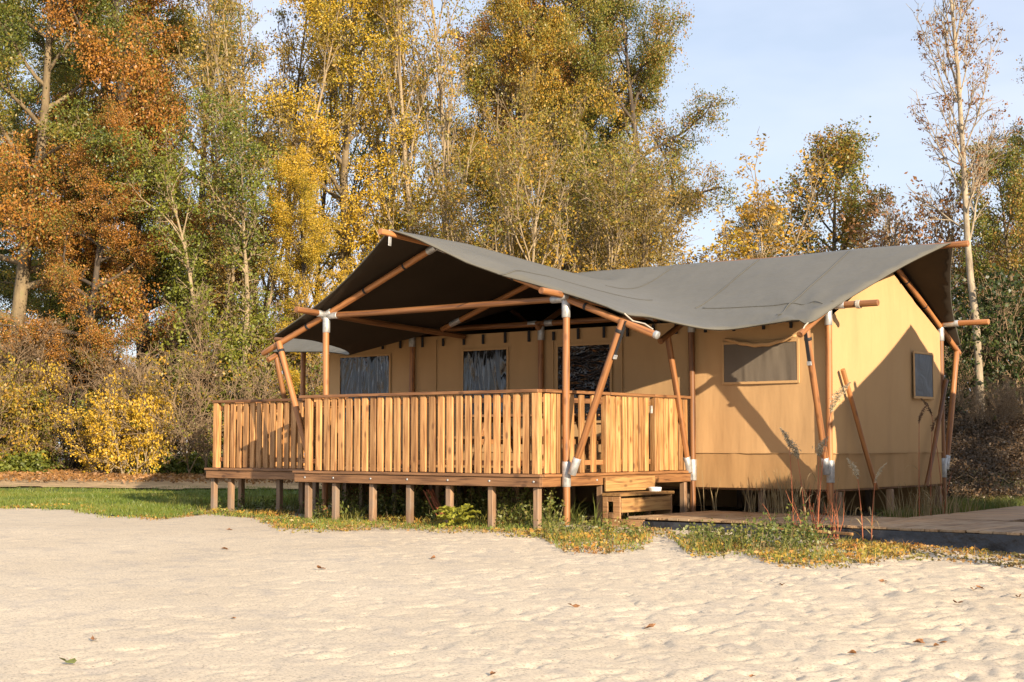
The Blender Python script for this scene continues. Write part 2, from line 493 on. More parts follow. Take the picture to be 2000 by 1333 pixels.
l.new(m5.outputs[0], mx.inputs[1]); l.new(r2.outputs['Color'], mx.inputs[2])
l.new(mx.outputs[0], b.inputs['Base Color']); b.inputs['Roughness'].default_value = .95
b.inputs['Specular IOR Level'].default_value = .1
b1 = n.new('ShaderNodeBump'); b1.inputs['Strength'].default_value = .5; b1.inputs['Distance'].default_value = .010
b2 = n.new('ShaderNodeBump'); b2.inputs['Strength'].default_value = .35; b2.inputs['Distance'].default_value = .006
l.new(n3.outputs['Fac'], b1.inputs['Height']); l.new(n2.outputs['Fac'], b2.inputs['Height']); l.new(b1.outputs[0], b2.inputs['Normal'])
l.new(b2.outputs[0], b.inputs['Normal'])
M['sand'] = m
tag(link('sand', me, m), kind='structure')

def sheet(name, lat0, lat1, dep0, dep1, step, mask, off, mat):
    la = np.arange(lat0, lat1 + step, step); de = np.arange(dep0, dep1 + step, step)
    A, B = np.meshgrid(la, de)
    x, y = CAMX + A * CT - B * ST, CAMY + A * ST + B * CT
    z = g_base(A, B) + off
    nr, nc = A.shape
    i = np.arange(nr - 1)[:, None] * nc; j = np.arange(nc - 1)[None, :]
    F = np.stack([i + j, i + j + 1, i + nc + j + 1, i + nc + j], -1).reshape(-1, 4)
    keep = mask((A[:-1, :-1] + step / 2).ravel(), (B[:-1, :-1] + step / 2).ravel())
    me = np_mesh(name, np.stack([x, y, z], -1).reshape(-1, 3), [F[keep]], True)
    bm = bmesh.new(); bm.from_mesh(me)
    bmesh.ops.delete(bm, geom=[v for v in bm.verts if not v.link_faces], context='VERTS')
    bm.to_mesh(me); bm.free()
    return tag(link(name, me, mat), kind='structure')

M['turf'] = plain_mat('turf_soil', (.075, .10, .02), rough=.95, noise=.5, nscale=3)
M['litter'] = plain_mat('leaf_litter_soil', (.115, .075, .04), rough=.95, noise=.45, nscale=4)
M['path'] = plain_mat('sandy_track', (.43, .29, .14), rough=.95, noise=.3, nscale=2.5)
def lawn_mask(a, d):
    e = .35 * fbm(a * 1.3, d * 1.3, 3, 5)
    x, y = W(a, d)
    return (d > verge_dep(a) + e + .15) & (d < 31.4 + 1.5 * e) & (a < 7.5) & ~((x > -7.0) & (x < 5.9) & (y > .4) & (y < 7.0)) & ~((a > -2.9) & (d < 20))
sheet('lawn', -16, 9, 13.5, 33, .2, lawn_mask, .016, M['turf'])
sheet('path', -30, 9, 30.5, 35.5, .25, lambda a, d: (d > 30.9 + .5 * fbm(a, d, 2, 6)) & (d < 34.6 + .6 * fbm(a, d, 2, 9)), .05, M['path'])
sheet('woodland_floor', -40, 40, 23.5, 75, .5, lambda a, d: ((d > 34.3 + .8 * fbm(a * .7, d * .7, 2, 8)) | ((a > 6.6) & (d > 24.5))), .09, M['litter'])

# ------------------------------------------------------------------ terrace deck
deck = empty('terrace_deck', (-2, 1.6, 0), 'raised larch terrace on stilts with slatted railings all round, in front of the tent', 'deck')
DZ = .65
x = 0
y = .02
k = 0
while y < 3.36:                                   # floor planks run along the front
    y1 = min(y + .138, 3.38)
    box('floor_plank', -4.02, y, .622, -.012, y1, DZ + .001 * (k % 3), M['plank_x'], deck)
    y += .145; k += 1
y = .80
while y < 3.36:
    y1 = min(y + .138, 3.38)
    box('floor_plank', -6.715, y, .622, -4.027, y1, DZ + .001 * (k % 3), M['plank_x'], deck)
    y += .145; k += 1
# fascia boards
fb = box('fascia_board', -4.03, -.045, .505, .03, -.005, .616, M['fascia'], deck)
box('edge_plank', -4.05, -.065, .620, .05, .015, .652, M['fascia'], deck)
fs = box('fascia_board', -.005, -.004, .505, .032, 3.35, .616, M['fascia_y'], deck)
box('edge_plank', -.008, .018, .620, .055, 3.36, .653, M['fascia_y'], deck)
fl = box('fascia_board', -6.72, .757, .505, -4.032, .797, .616, M['fascia'], deck)
box('edge_plank', -6.74, .735, .620, -4.056, .799, .652, M['fascia'], deck)
box('fascia_board', -6.76, .80, .505, -6.722, 3.35, .616, M['fascia_y'], deck)
box('fascia_board', -4.07, -.004, .505, -4.033, .755, .616, M['fascia_y'], deck)
V, F = tube_arrays([(0, 0, 0), (0, -.004, 0), (0, -.008, 0)], [.014, .014, .008], 8)
bolt_me = np_mesh('bolt', V, [F, np.arange(16, 24)[None, :]], True); bolt_me.materials.append(M['metal'])
for bx in (-3.83, -3.31, -2.65, -2.03, -1.37, -.72, -.06):
    link('bolt', bolt_me, None, deck, Vector((bx, -.0465, .567)) - deck.location)
link('bolt', bolt_me, None, deck, Vector((.0335, 1.12, .567)) - deck.location, (0, 0, R(90)))
# joists hidden in the shade and stilts
for jx in np.arange(-6.4, 0, .62):
    y0 = .06 if jx > -4.0 else .84
    box('joist', jx - .022, y0, .50, jx + .022, 3.3, .615, M['fascia_y'], deck)
def stilt(x, y, sx=.075, top=.50):
    z = float(gz(x, y)) - .12
    box('stilt', x - sx / 2, y - sx / 2, z, x + sx / 2, y + sx / 2, top, M['stilt'], deck, bev=.006)
for sx in (-3.86, -3.36, -2.70, -2.07, -1.42, -.76, -.08): stilt(sx, .055)
stilt(-.03, 1.30, .085)
stilt(-.03, 2.35)
stilt(-.03, 3.25)
for sx in (-6.66, -6.29, -5.27, -4.55): stilt(sx, .87)
for yy in (1.35, 2.6):
    for sx in (-6.6, -5.3, -3.9, -2.7, -1.4): stilt(sx, yy)

# railings: a part each, with slats as sub-parts
def rail_part(x0, y0, x1, y1, thick=.05):
    """the horizontal bars of a railing run between two ends; returns the part its slats hang on"""
    L = math.hypot(x1 - x0, y1 - y0); a = math.atan2(y1 - y0, x1 - x0)
    o = link('railing', box_me(L, .105, .036, .004, 'cap'), M['cap_x'], deck, Vector((x0 + math.cos(a) * L / 2, y0 + math.sin(a) * L / 2, 1.63)) - deck.location, (0, 0, a))
    for zc in (1.53, .78):
        link('rail_bar', box_me(L - .02, .038, .06, .004, 'bar'), M['cap_x'], o, (0, .032, zc - 1.63))
    o['half'] = L / 2
    return o
slat_me = [box_me(w, .034, .945, .005, 'slat%d' % i) for i, w in enumerate((.094, .097, .092))]
wide_me = box_me(.095, .085, .955, .006, 'newel')
for q in slat_me + [wide_me]: q.materials.append(M['slat'])
def slat(rail, d, wide=False, dz=0, name='slat'):
    o = link('newel_post' if wide else name, wide_me if wide else random.choice(slat_me), None, rail,
             (d - rail['half'], 0.0 if wide else random.uniform(-.003, .003), 1.131 - 1.63 + dz + (0 if wide else random.uniform(-.004, .004))))
    o.rotation_euler = (0, random.uniform(-.004, .004), 0 if wide else random.choice((0, math.pi)))
    return o
# front run (x from -3.95 to 0 at y = 0); slats on the outer side
rf = rail_part(-3.955, .0, .0, .0)
for dx in [-3.62, -3.47, -3.345, -3.21, -3.07, -2.93, -2.79, -2.65, -2.52, -2.38, -2.24, -2.09, -1.95, -1.80, -1.655, -1.51, -1.37, -1.22, -1.08, -.93, -.78, -.64, -.49, -.34, -.20]:
    slat(rf, dx + 3.955)
slat(rf, .155, True); slat(rf, 3.91, True)
# left set-back run
rl = rail_part(-6.66, .86, -3.97, .86)
for dx in [-6.39, -6.25, -6.11, -5.97, -5.83, -5.69, -5.55, -5.41, -5.265, -5.12, -4.98, -4.845, -4.70, -4.56, -4.42, -4.28, -4.14]:
    slat(rl, dx + 6.66)
slat(rl, .06, True)
# left end run and the short return beside the front block
re = rail_part(-6.64, 3.36, -6.64, .92)
for k in range(16): slat(re, .10 + k * .143)
rr = rail_part(-3.955, .80, -3.955, .06)
for k in range(5): slat(rr, .10 + k * .143)
# right side run, the gate, then a short run up to the tent
rs = rail_part(.0, .055, .0, 1.40)
for dy in (.13, .25, .37, .62, .84, 1.09): slat(rs, dy - .055)
slat(rs, 1.31, True)
rt = rail_part(.0, 2.44, .0, 3.34)
for dy in (2.64, 2.76, 2.89, 3.00, 3.12, 3.25): slat(rt, dy - 2.44)
slat(rt, .05, True)
# gate
gm_v, gm_f, base = [], [], 0
gate = rail_part(.0, 1.42, .0, 2.43)
gate.name = 'gate'
for dy in (1.50, 1.635, 1.78, 1.91, 2.03, 2.15, 2.28): slat(gate, dy - 1.42)
hinge = link('latch', box_me(.02, .03, .10, .004, 'latch'), M['metal'], gate, (.44, -.035, -.18))

# ------------------------------------------------------------------ tent
tent = empty('safari_tent', (-2.5, 3.4, 0), 'large tan canvas safari tent with grey fly roof and a gabled porch over the terrace', 'tent')
XR, YRIDGE = -1.94, 5.2
XS, XE = -7.4, 2.04
YF, YB = 3.45, 7.03

def fly_z(x, y):
    zm = 3.725 - .49 * math.sqrt((y - YRIDGE) ** 2 + .0006)
    if y < 1.0: rz = 3.665 - .012 * max(0, y + .6)
    else: rz = 3.645 - .072 * (y - 1.0)
    zc = rz - .392 * math.sqrt((x - XR) ** 2 + .0006)
    # canvas dips a little between its poles
    zc -= .02 * math.sin(max(0, min(1, (y - .4) / 3.0)) * math.pi) * min(1, abs(x - XR) / 1.4) * max(0, 1 - max(0, abs(x - XR) - 2.2) / .9)
    zm += .012 * math.sin(x * 2.1 + 1.3 * math.sin(y * 1.4)) * math.sin(y * 1.9 + x * .5)
    k = .13
    mxv = max(zm, zc)
    z = mxv + k * math.log(math.exp((zm - mxv) / k) + math.exp((zc - mxv) / k)) - .01
    # the front hem hangs a little over the sloping pole behind it
    if y < .32 and x > XR + .3:
        z -= .085 * min(1, (.32 - y) / .25) * min(1, (x - XR - .3) / .6) * max(0, 1 - max(0, x - .2) / .7)
    # pulled folds at the front right corner
    for cx, cy, am in ((2.1, 2.75, .06), (-7.5, 2.75, .02), (2.1, 7.65, .02), (.95, .35, .012)):
        dx, dy = x - cx, y - cy
        d = math.hypot(dx, dy)
        if d < 1.5:
            z += am * math.sin(math.atan2(dy, dx) * 14) * min(1, d / .15) * (1 - d / 1.5) ** 2
    return z
def curve(a, b, bow, n, sx=0, sy=0):
    return [(a[0] + (b[0] - a[0]) * t + sx * bow * math.sin(math.pi * t), a[1] + (b[1] - a[1]) * t + sy * bow * math.sin(math.pi * t)) for t in [i / n for i in range(n)]]
def spline(pts, n):
    P = [pts[0]] + pts + [pts[-1]]; o = []
    for i in range(1, len(P) - 2):
        for k in range(n):
            t = k / n
            o.append(tuple(.5 * ((2 * P[i][j]) + (-P[i - 1][j] + P[i + 1][j]) * t + (2 * P[i - 1][j] - 5 * P[i][j] + 4 * P[i + 1][j] - P[i + 2][j]) * t * t + (-P[i - 1][j] + 3 * P[i][j] - 3 * P[i + 1][j] + P[i + 2][j]) * t ** 3) for j in (0, 1)))
    return o
P0 = (XR, -.48); K1 = (.96, .34); K2 = (2.1, 2.74); TR = (2.99, YRIDGE); B1 = (2.1, 7.68); B2 = (-7.5, 7.68); TL = (-8.4, YRIDGE); K4 = (-7.5, 2.74); K3 = (-4.84, .34)
ol = []
ol += curve(P0, K1, .17, 26, 0, 1)
ol += spline([K1, (.86, 1.2), (.83, 1.9), (.96, 2.40), (1.40, 2.66), K2], 8)
ol += curve(K2, TR, .09, 22, -1, 0)
ol += curve(TR, B1, .09, 22, -1, 0)
ol += curve(B1, B2, .12, 60, 0, -1)
ol += curve(B2, TL, .09, 18, 1, 0)
ol += curve(TL, K4, .09, 18, 1, 0)
ol += spline([K4, (-6.0, 2.60), (-5.1, 2.1), (-4.85, 1.3), K3], 8)
ol += curve(K3, P0, .17, 26, 0, 1)
def inside(x, y, poly):
    c = False; j = len(poly) - 1
    for i in range(len(poly)):
        xi, yi = poly[i]; xj, yj = poly[j]
        if (yi > y) != (yj > y) and x < (xj - xi) * (y - yi) / (yj - yi) + xi: c = not c
        j = i
    return c
olA = np.array(ol)
pts = [Vector(p) for p in ol]
nb = len(pts)
for gx in np.arange(-8.4, 3.0, .13):
    for gy in np.arange(-.5, 7.7, .13):
        if inside(gx, gy, ol) and np.min(np.hypot(olA[:, 0] - gx, olA[:, 1] - gy)) > .07:
            pts.append(Vector((gx, gy)))
res = delaunay_2d_cdt(pts, [(i, (i + 1) % nb) for i in range(nb)], [], 1, 1e-5)
fv = [(v.x, v.y, fly_z(v.x, v.y)) for v in res[0]]
ff = [f for f in res[2]]
me = bpy.data.meshes.new('fly_roof')
me.from_pydata(fv, [], ff)
for p in me.polygons: p.use_smooth = True
bm = bmesh.new(); bm.from_mesh(me)
bmesh.ops.recalc_face_normals(bm, faces=bm.faces)
if sum(f.normal.z for f in bm.faces) < 0: bmesh.ops.reverse_faces(bm, faces=bm.faces)
bm.to_mesh(me); bm.free()
fly = link('fly_roof', me, M['fly'], tent, -tent.location)
so = fly.modifiers.new('thickness', 'SOLIDIFY'); so.thickness = .008; so.offset = -1
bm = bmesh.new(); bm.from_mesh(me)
bmesh.ops.delete(bm, geom=[f for f in bm.faces if f.calc_center_median().x < -7.40], context='FACES')  # dark sheet stands in for shade below the roof, omitted at the lit end
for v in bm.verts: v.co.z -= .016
me2 = bpy.data.meshes.new('underside_shade'); bm.to_mesh(me2); bm.free()
shade_o = link('underside_shade', me2, M['underside_shade'], fly)
sm = shade_o.modifiers.new('thickness', 'SOLIDIFY'); sm.thickness = .004; sm.offset = -1
# hem along the edge
hp = np.array([(p[0], p[1], fly_z(*p) - .004) for p in ol + ol[:2]])
V, F = tube_arrays(hp, .009, 6)
link('hem', np_mesh('hem', V, [F], True), M['fly'], fly)

# sewn panel seams lying on the front slope
def fly_seam(p, q, n=40):
    pp = np.array([(p[0] + (q[0] - p[0]) * t, p[1] + (q[1] - p[1]) * t) for t in np.linspace(0, 1, n)])
    d = np.array([q[0] - p[0], q[1] - p[1]]); d = d / np.linalg.norm(d); s_ = np.array([-d[1], d[0]]) * .011
    Vs = np.array([(x, y, fly_z(x, y) + .004) for x, y in np.concatenate([pp - s_, pp + s_])])
    i = np.arange(n - 1)
    o = link('seam', np_mesh('seam', Vs, [np.stack([i, i + 1, i + n + 1, i + n], -1)], True), M['fly'], fly)
    m_ = o.modifiers.new('thickness', 'SOLIDIFY'); m_.thickness = .003; m_.offset = 1
for sx in (1.55, .15, -1.3): fly_seam((sx, 2.95 if sx > .5 else 3.3), (sx, 5.1))
fly_seam((.25, 3.32), (2.16, 3.32)); fly_seam((-.6, -.05), (-.6, 3.4))
# frame poles
PR = .047
def pole_t(name, a, b, r=PR, mat=None, **k):
    return pole(name, a, b, r, mat or M['pole'], tent, **k)
def post(x, y, top=2.70, shoe=None, foot=True):
    z0 = float(gz(x, y)) - .1
    o = pole_t('post', (x, y, z0), (x, y, top), PR - .004)
    H = top - z0
    sleeve('sleeve', o, H - .19, H + .012, PR + .004, M['metal'])
    if shoe: sleeve('sleeve', o, shoe[0] - z0, shoe[1] - z0, PR + .006, M['metal'])
    return o
pA = post(-3.9, .4)
pB = post(.09, .4, shoe=(.50, .80))
sleeve('foot', pB, .07, .15, PR + .003, M['metal'])
sl = .385
def rz(x): return 3.515 - sl * abs(x - XR)
# porch frame at the front
bm_ = pole_t('beam', (-3.86, .4, 2.735), (.05, .4, 2.735), .040)
L = 3.91
sleeve('sleeve', bm_, 0, .17, .045, M['metal']); sleeve('sleeve', bm_, L - .17, L, .045, M['metal'])
def band(par, z, r=.053):
    sleeve('strap', par, z, z + .035, r, M['strap'], 12)
rA = pole_t('rafter', (XR - .02, .4, 3.52), (-5.13, .4, rz(-5.13) - .02), .042)
rB = pole_t('rafter', (XR + .02, .4, 3.52), (1.33, .4, rz(1.33)), .042)
for r_ in (rA, rB):
    sleeve('sleeve', r_, .0, .14, .047, M['metal'])
    for z_ in (.55, 1.3, 2.45): band(r_, z_, .047)
    sleeve('sleeve', r_, 1.99, 2.16, .047, M['metal'])
sleeve('end_cap', rB, 3.49, 3.535, .046, M['metal'])
# rear porch frame
rC = pole_t('rafter', (XR - .02, 2.8, 3.36), (-3.9, 2.8, 2.70), .040)
rD = pole_t('rafter', (XR + .02, 2.8, 3.34), (-.15, 2.8, 2.66), .038)
for r_ in (rC, rD): sleeve('sleeve', r_, 1.66, 1.86, .045, M['metal'])
# eave beams along the sides of the porch, their ends stick out to the front
for ex in (-3.93, .12):
    e = pole_t('eave_beam', (ex, -.14, 2.785), (ex, 3.38, 2.62), .042)
    sleeve('sleeve', e, .40, .50, .047, M['metal']); sleeve('sleeve', e, .58, .70, .047, M['metal'])
# ridge poles
rp1 = pole_t('ridge_pole', (XR, -.66, 3.605), (XR, 4.6, 3.30), .040)
brk = box_me(.012, .05, .20, .003, 'bracket')
link('bracket', brk, M['metal'], rp1, (0.0, -.055, .18), (R(90), 0, 0))
pole_t('ridge_pole', (-8.46, YRIDGE, 3.648), (3.20, YRIDGE, 3.648), .042)
# braces of the porch
def brace(a, b, shoe=True, strap=True, r=.042):
    o = pole_t('brace', a, b, r)
    Lb = (Vector(b) - Vector(a)).length
    if shoe: sleeve('sleeve', o, -.01, .20, r + .008, M['metal'])
    if strap:
        sleeve('strap', o, Lb - .16, Lb - .12, r + .006, M['strap'], 12)
        s_ = link('strap', box_me(.045, .008, .46, .002, 'strap'), M['strap'], o, (.0, -r - .006, Lb - .23))
        link('buckle', box_me(.06, .022, .05, .004, 'buckle'), M['metal'], o, (.0, -r - .016, Lb - .44))
    return o
brace((.20, .36, .66), (.93, .36, 2.44))
brace((-4.10, .33, .70), (-4.78, .36, 2.42))
# main frames
for fx in (XE, 0.03, -2.5, -5.0, XS):
    endf = fx in (XE, XS)
    porch = fx in (-2.5, -5.0)
    y0 = 3.39
    post(fx, y0, shoe=None if porch else (.52, .80))
    post(fx, 7.09, shoe=(.52, .80))
    ra = pole_t('rafter', (fx, YRIDGE - .03, 3.60), (fx, 3.3 if porch else 2.60, 3.60 - .482 * (YRIDGE - (3.3 if porch else 2.6))), .042)
    rb = pole_t('rafter', (fx, YRIDGE + .03, 3.60), (fx, 7.80, 3.60 - .482 * 2.57), .042)
    for r_ in (ra, rb):
        for z_ in (.7, 1.4): band(r_, z_, .047)
    if not porch:
        brace((fx, y0 - .10, .64), (fx, 2.78, 2.44), strap=(fx == XE))
    brace((fx, 7.19, .64), (fx, 7.72, 2.40), strap=False)
# wall plates
wp = pole_t('wall_plate', (XS - .66, 3.39, 2.755), (2.72, 3.39, 2.755), .042)
Lw = 2.72 - XS + .66
for z_ in (Lw - .82, Lw - .58): sleeve('sleeve', wp, z_, z_ + .13, .047, M['metal'])
for fx in (-5.0, -2.5, .03):
    z_ = fx - XS + .66
    sleeve('sleeve', wp, z_ - .22, z_ - .08, .047, M['metal']); sleeve('sleeve', wp, z_ + .08, z_ + .22, .047, M['metal'])
wq = pole_t('wall_plate', (XS - .66, 7.09, 2.755), (2.76, 7.09, 2.755), .042)
sleeve('sleeve', wq, Lw - .62, Lw - .40, .047, M['metal'])
# rope coil on the free end
rc = []
for i in range(60):
    a = i * .55
    rc.append((.30 + .006 * i * .5 + random.uniform(-.004, .004), .05 * math.cos(a), .05 * math.sin(a)))
V, F = tube_arrays([(p[1] , p[2], Lw - .38 + p[0] * .3) for p in rc], .008, 5)
link('rope', np_mesh('rope', V, [F], True), M['rope'], wp)
# struts against the end wall
pole_t('strut', (2.17, 4.50, .42), (2.12, 3.60, 1.95), .032, wob=.008)
pole_t('strut', (2.17, 6.12, .42), (2.12, 7.10, 1.93), .032, wob=.008)

# canvas walls
def wall_grid(name, p0, p1, zb, ztop, mat, depth=.012, seed=0, nx=None, bulge=0.0):
    """a canvas sheet standing between two ground points; ztop(t) its upper edge"""
    p0 = np.array(p0); p1 = np.array(p1)
    Lh = np.linalg.norm(p1 - p0); nx = nx or int(Lh / .06); nz_ = 28
    nrm = np.array([(p1 - p0)[1], -(p1 - p0)[0]]) / Lh
    t = np.linspace(0, 1, nx + 1); v = np.linspace(0, 1, nz_ + 1)
    T, Vv = np.meshgrid(t, v)
    top = np.array([ztop(q) for q in t])[None, :]
    zz = zb + (top - zb) * Vv
    s_ = T * Lh
    dsp = depth * (fbm(s_ * 1.8, zz * .5, 3, seed) * 1.6 + .5 * fbm(s_ * 6, zz * 1.2, 2, seed + 7)) + bulge * np.sin(np.pi * T) * np.sin(np.pi * Vv)
    P = p0[None, None, :] + (p1 - p0)[None, None, :] * T[..., None] + nrm[None, None, :] * dsp[..., None]
    Vt = np.concatenate([P, zz[..., None]], -1).reshape(-1, 3)
    i = np.arange(nz_)[:, None] * (nx + 1); j = np.arange(nx)[None, :]
    Fq = np.stack([i + j, i + j + 1, i + nx + 2 + j, i + nx + 1 + j], -1).reshape(-1, 4)
    o = link(name, np_mesh(name, Vt, [Fq], True), mat, tent, -tent.location)
    return o
WX0 = -6.86
gab = lambda q: min(2.60 + .0 * q, 9) if False else (2.62 + .47 * (YRIDGE - YF) * (1 - abs(2 * q - 1)) * 1.0)
fw = wall_grid('front_wall', (WX0, YF), (XE, YF), .88, lambda q: 2.66, M['wall'], seed=1)
fk = wall_grid('wall_skirt', (WX0, YF - .012), (XE, YF - .012), .43, lambda q: .885, M['skirt'], seed=2, depth=.02)
ew = wall_grid('end_wall', (XE, YF), (XE, YB), .88, gab, M['wall'], seed=3, bulge=.03)
ek = wall_grid('wall_skirt', (XE + .012, YF), (XE + .012, YB), .43, lambda q: .885, M['skirt'], seed=4, depth=.025)
bw = wall_grid('back_wall', (XE, YB), (WX0, YB), -.1, lambda q: 2.66, M['wall'], seed=5)  # unseen; carried down to the ground to keep the space below dark
lw = wall_grid('end_wall', (WX0, YB), (WX0, YF), -.1, gab, M['wall'], seed=6)  # also run to the ground so no lit lawn shows underneath
box('floor', WX0, YF + .03, .40, XE - .03, YB - .03, .46, M['fascia'], tent)
for fx in np.arange(-6.6, 2.1, 1.08):
    for fy in (3.6, 5.2, 6.9):
        z = float(gz(fx, fy)) - .1
        box('stilt', fx - .04, fy - .04, z, fx + .04, fy + .04, .395, M['stilt'], tent)
# seams and piping
def seam_h(par, x0, x1, y, z, r=.006):
    box('seam', x0, y - r, z - r, x1, y, z + r, M['hem'], tent, bev=.002)
box('seam', WX0, YF - .034, .884, XE, YF - .022, .891, M['hem'], tent, bev=.002)
box('seam', XE + .022, YF, .884, XE + .034, YB, .891, M['hem'], tent, bev=.002)
for sx in (-4.55, -1.13, -2.32):
    box('seam', sx - .012, YF - .026, .90, sx + .012, YF - .012, 2.6, M['hem'], tent, bev=.002)


# windows
def glassy(name, col, rough, bscale, bst, dist=.03, stretch=(1, 1, 1)):
    m, t, n, l, b, o = new_mat(name)
    b.inputs['Base Color'].default_value = (*col, 1); b.inputs['Roughness'].default_value = rough
    b.inputs['Specular IOR Level'].default_value = .5
    b.inputs['Coat Weight'].default_value = .22; b.inputs['Coat Roughness'].default_value = .05
    tc = n.new('ShaderNodeTexCoord'); mp = n.new('ShaderNodeMapping'); mp.inputs['Scale'].default_value = stretch
    mp.inputs['Rotation'].default_value = (0, .5, 0)
    nz = n.new('ShaderNodeTexNoise'); nz.inputs['Scale'].default_value = bscale; nz.inputs['Detail'].default_value = 2; nz.inputs['Distortion'].default_value = 1.2
    l.new(tc.outputs['Object'], mp.inputs['Vector']); l.new(mp.outputs[0], nz.inputs['Vector'])
    bp = n.new('ShaderNodeBump'); bp.inputs['Strength'].default_value = bst; bp.inputs['Distance'].default_value = dist
    l.new(nz.outputs['Fac'], bp.inputs['Height'])
    l.new(bp.outputs[0], b.inputs['Normal']); l.new(bp.outputs[0], b.inputs['Coat Normal'])
    return m
M['film'] = glassy('clear_window_film', (.018, .018, .018), .12, 4, 1.0, .06, (1.6, 1, .28))
M['film2'] = glassy('crumpled_window_film', (.016, .017, .019), .08, 2.4, 1.0, .16, (1.6, 1.0, 3.2))
M['mesh'] = canvas_mat('brown_curtain', (.17, .14, .105), (.13, .105, .08), wave=True)
M['film3'] = glassy('grey_window_film', (.035, .037, .04), .30, 3, .5, .02)

for nd in M['film3'].node_tree.nodes:
    if nd.type == 'BSDF_PRINCIPLED': nd.inputs['Coat Weight'].default_value = 0; nd.inputs['Specular IOR Level'].default_value = .2

def window(name, x0, x1, z0, z1, pane_mat, folds=0.0):
    y = YF - .030
    par = box('window', x0, y, z0, x0 + .035, y + .018, z1, M['hem'], tent, bev=.003)     # first hem strip carries the rest
    c = tent.location + par.location
    def sub(nm, ax, ay, az, bx, by, bz, mat):
        return link(nm, box_me(bx - ax, by - ay, bz - az, .003, mat.name), mat, par, Vector(((ax + bx) / 2, (ay + by) / 2, (az + bz) / 2)) - c)
    sub('frame', x1 - .035, y, z0, x1, y + .018, z1, M['hem'])
    sub('frame', x0 + .036, y, z0, x1 - .036, y + .018, z0 + .035, M['hem'])
    sub('frame', x0 + .036, y, z1 - .035, x1 - .036, y + .018, z1, M['hem'])
    nx, nz_ = 44, 14
    T, Vv = np.meshgrid(np.linspace(x0 + .03, x1 - .03, nx + 1), np.linspace(z0 + .03, z1 - .03, nz_ + 1))
    yy = np.full_like(T, y + .008) + folds * (fbm(T * 6 + .3 * Vv, Vv * .8, 3, 19) * 2.0)
    if not folds: yy += .012 * fbm(T * 3, Vv * 3, 2, 77)
    i = np.arange(nz_)[:, None] * (nx + 1); j = np.arange(nx)[None, :]
    Fq = np.stack([i + j, i + j + 1, i + nx + 2 + j, i + nx + 1 + j], -1).reshape(-1, 4)
    link('pane', np_mesh('pane', np.stack([T, yy, Vv], -1).reshape(-1, 3), [Fq], True), pane_mat, par, -c)
    return par
window('window', -6.62, -5.48, 1.35, 2.43, M['film'])
window('window', -4.03, -3.13, 1.35, 2.44, M['film'])
window('window', -2.26, -1.29, 1.30, 2.44, M['film2'])
window('window', .47, 1.61, 1.79, 2.36, M['mesh'], folds=.010)
# rolled flap sagging over the right-hand window
rfp = [(x_, YF - .075 - .01 * math.sin(x_ * 9), 2.40 - .10 * math.sin(math.pi * (x_ - .55) / 1.05) + .006 * math.sin(x_ * 30)) for x_ in np.linspace(.55, 1.60, 24)]
V, F = tube_arrays(rfp, [.018 + .012 * math.sin(math.pi * i / 23) for i in range(24)], 10)
link('rolled_flap', np_mesh('rolled_flap', V, [F, np.arange(10)[None, ::-1], (len(V) - 10 + np.arange(10))[None, :]], True), M['hem'], tent, -tent.location)
# end-wall window
ex = XE + .045
wpar = box('window', ex, 5.95, 1.64, ex + .018, 5.98, 2.31, M['hem'], tent, bev=.003)
cc = tent.location + wpar.location
def subw(nm, a, b, mat):
    return link(nm, box_me(abs(b[0] - a[0]), abs(b[1] - a[1]), abs(b[2] - a[2]), .003, mat.name), mat, wpar, Vector([(a[i] + b[i]) / 2 for i in range(3)]) - cc)
subw('frame', (ex, 6.63, 1.64), (ex + .018, 6.66, 2.31), M['hem'])
subw('frame', (ex, 5.981, 1.64), (ex + .018, 6.629, 1.675), M['hem'])
subw('frame', (ex, 5.981, 2.275), (ex + .018, 6.629, 2.31), M['hem'])
subw('pane', (ex + .004, 5.981, 1.676), (ex + .012, 6.629, 2.274), M['film3'])
# black toggles along the top of the front wall
for tx in np.arange(-6.5, 1.9, .42):
    p_ = tx + random.uniform(-.05, .05)
    box('toggle', p_ - .02, YF - .05, 2.50, p_ + .02, YF - .028, 2.62 + random.uniform(0, .05), M['strap'], tent, bev=.003)
# tie straps on the fly's lower right corner
V, F = tube_arrays([(2.09, 2.73, 2.50), (2.06, 2.70, 2.46), (2.04, 2.68, 2.41)], .010, 6)
link('tie_strap', np_mesh('tie_strap', V, [F], True), M['rope'], tent, -tent.location)
V, F = tube_arrays([(.96, .34, fly_z(.96, .34)), (1.05, .38, 2.42), (1.2, .40, 2.38), (1.31, .40, 2.31)], .009, 6)
link('tie_strap', np_mesh('tie_strap', V, [F], True), M['rope'], tent, -tent.location)

# ------------------------------------------------------------------ the neighbouring tent, outside the picture to the right (its shade falls on the end wall)
def copy_tree(o, parent=None):
    c = o.copy(); COL.objects.link(c)
    if parent is not None: c.parent = parent
    for ch in KIDS.get(o.name, []): copy_tree(ch, c)
    return c
KIDS = {}
for q in bpy.data.objects:
    if q.parent is not None: KIDS.setdefault(q.parent.name, []).append(q)
NB = copy_tree(tent)
NB_TIP = Vector((5.15, 4.70, 0))
NB_ROT = R(-15)
v_ = Vector(TL + (0,)) - tent.location
v_.z = 0
v_.rotate(Quaternion((0, 0, 1), NB_ROT))
NB.rotation_euler = (0, 0, NB_ROT)
NB.location = NB_TIP - v_
tag(NB, 'neighbouring grey-roofed safari tent past the right edge at the far end of the boardwalk')

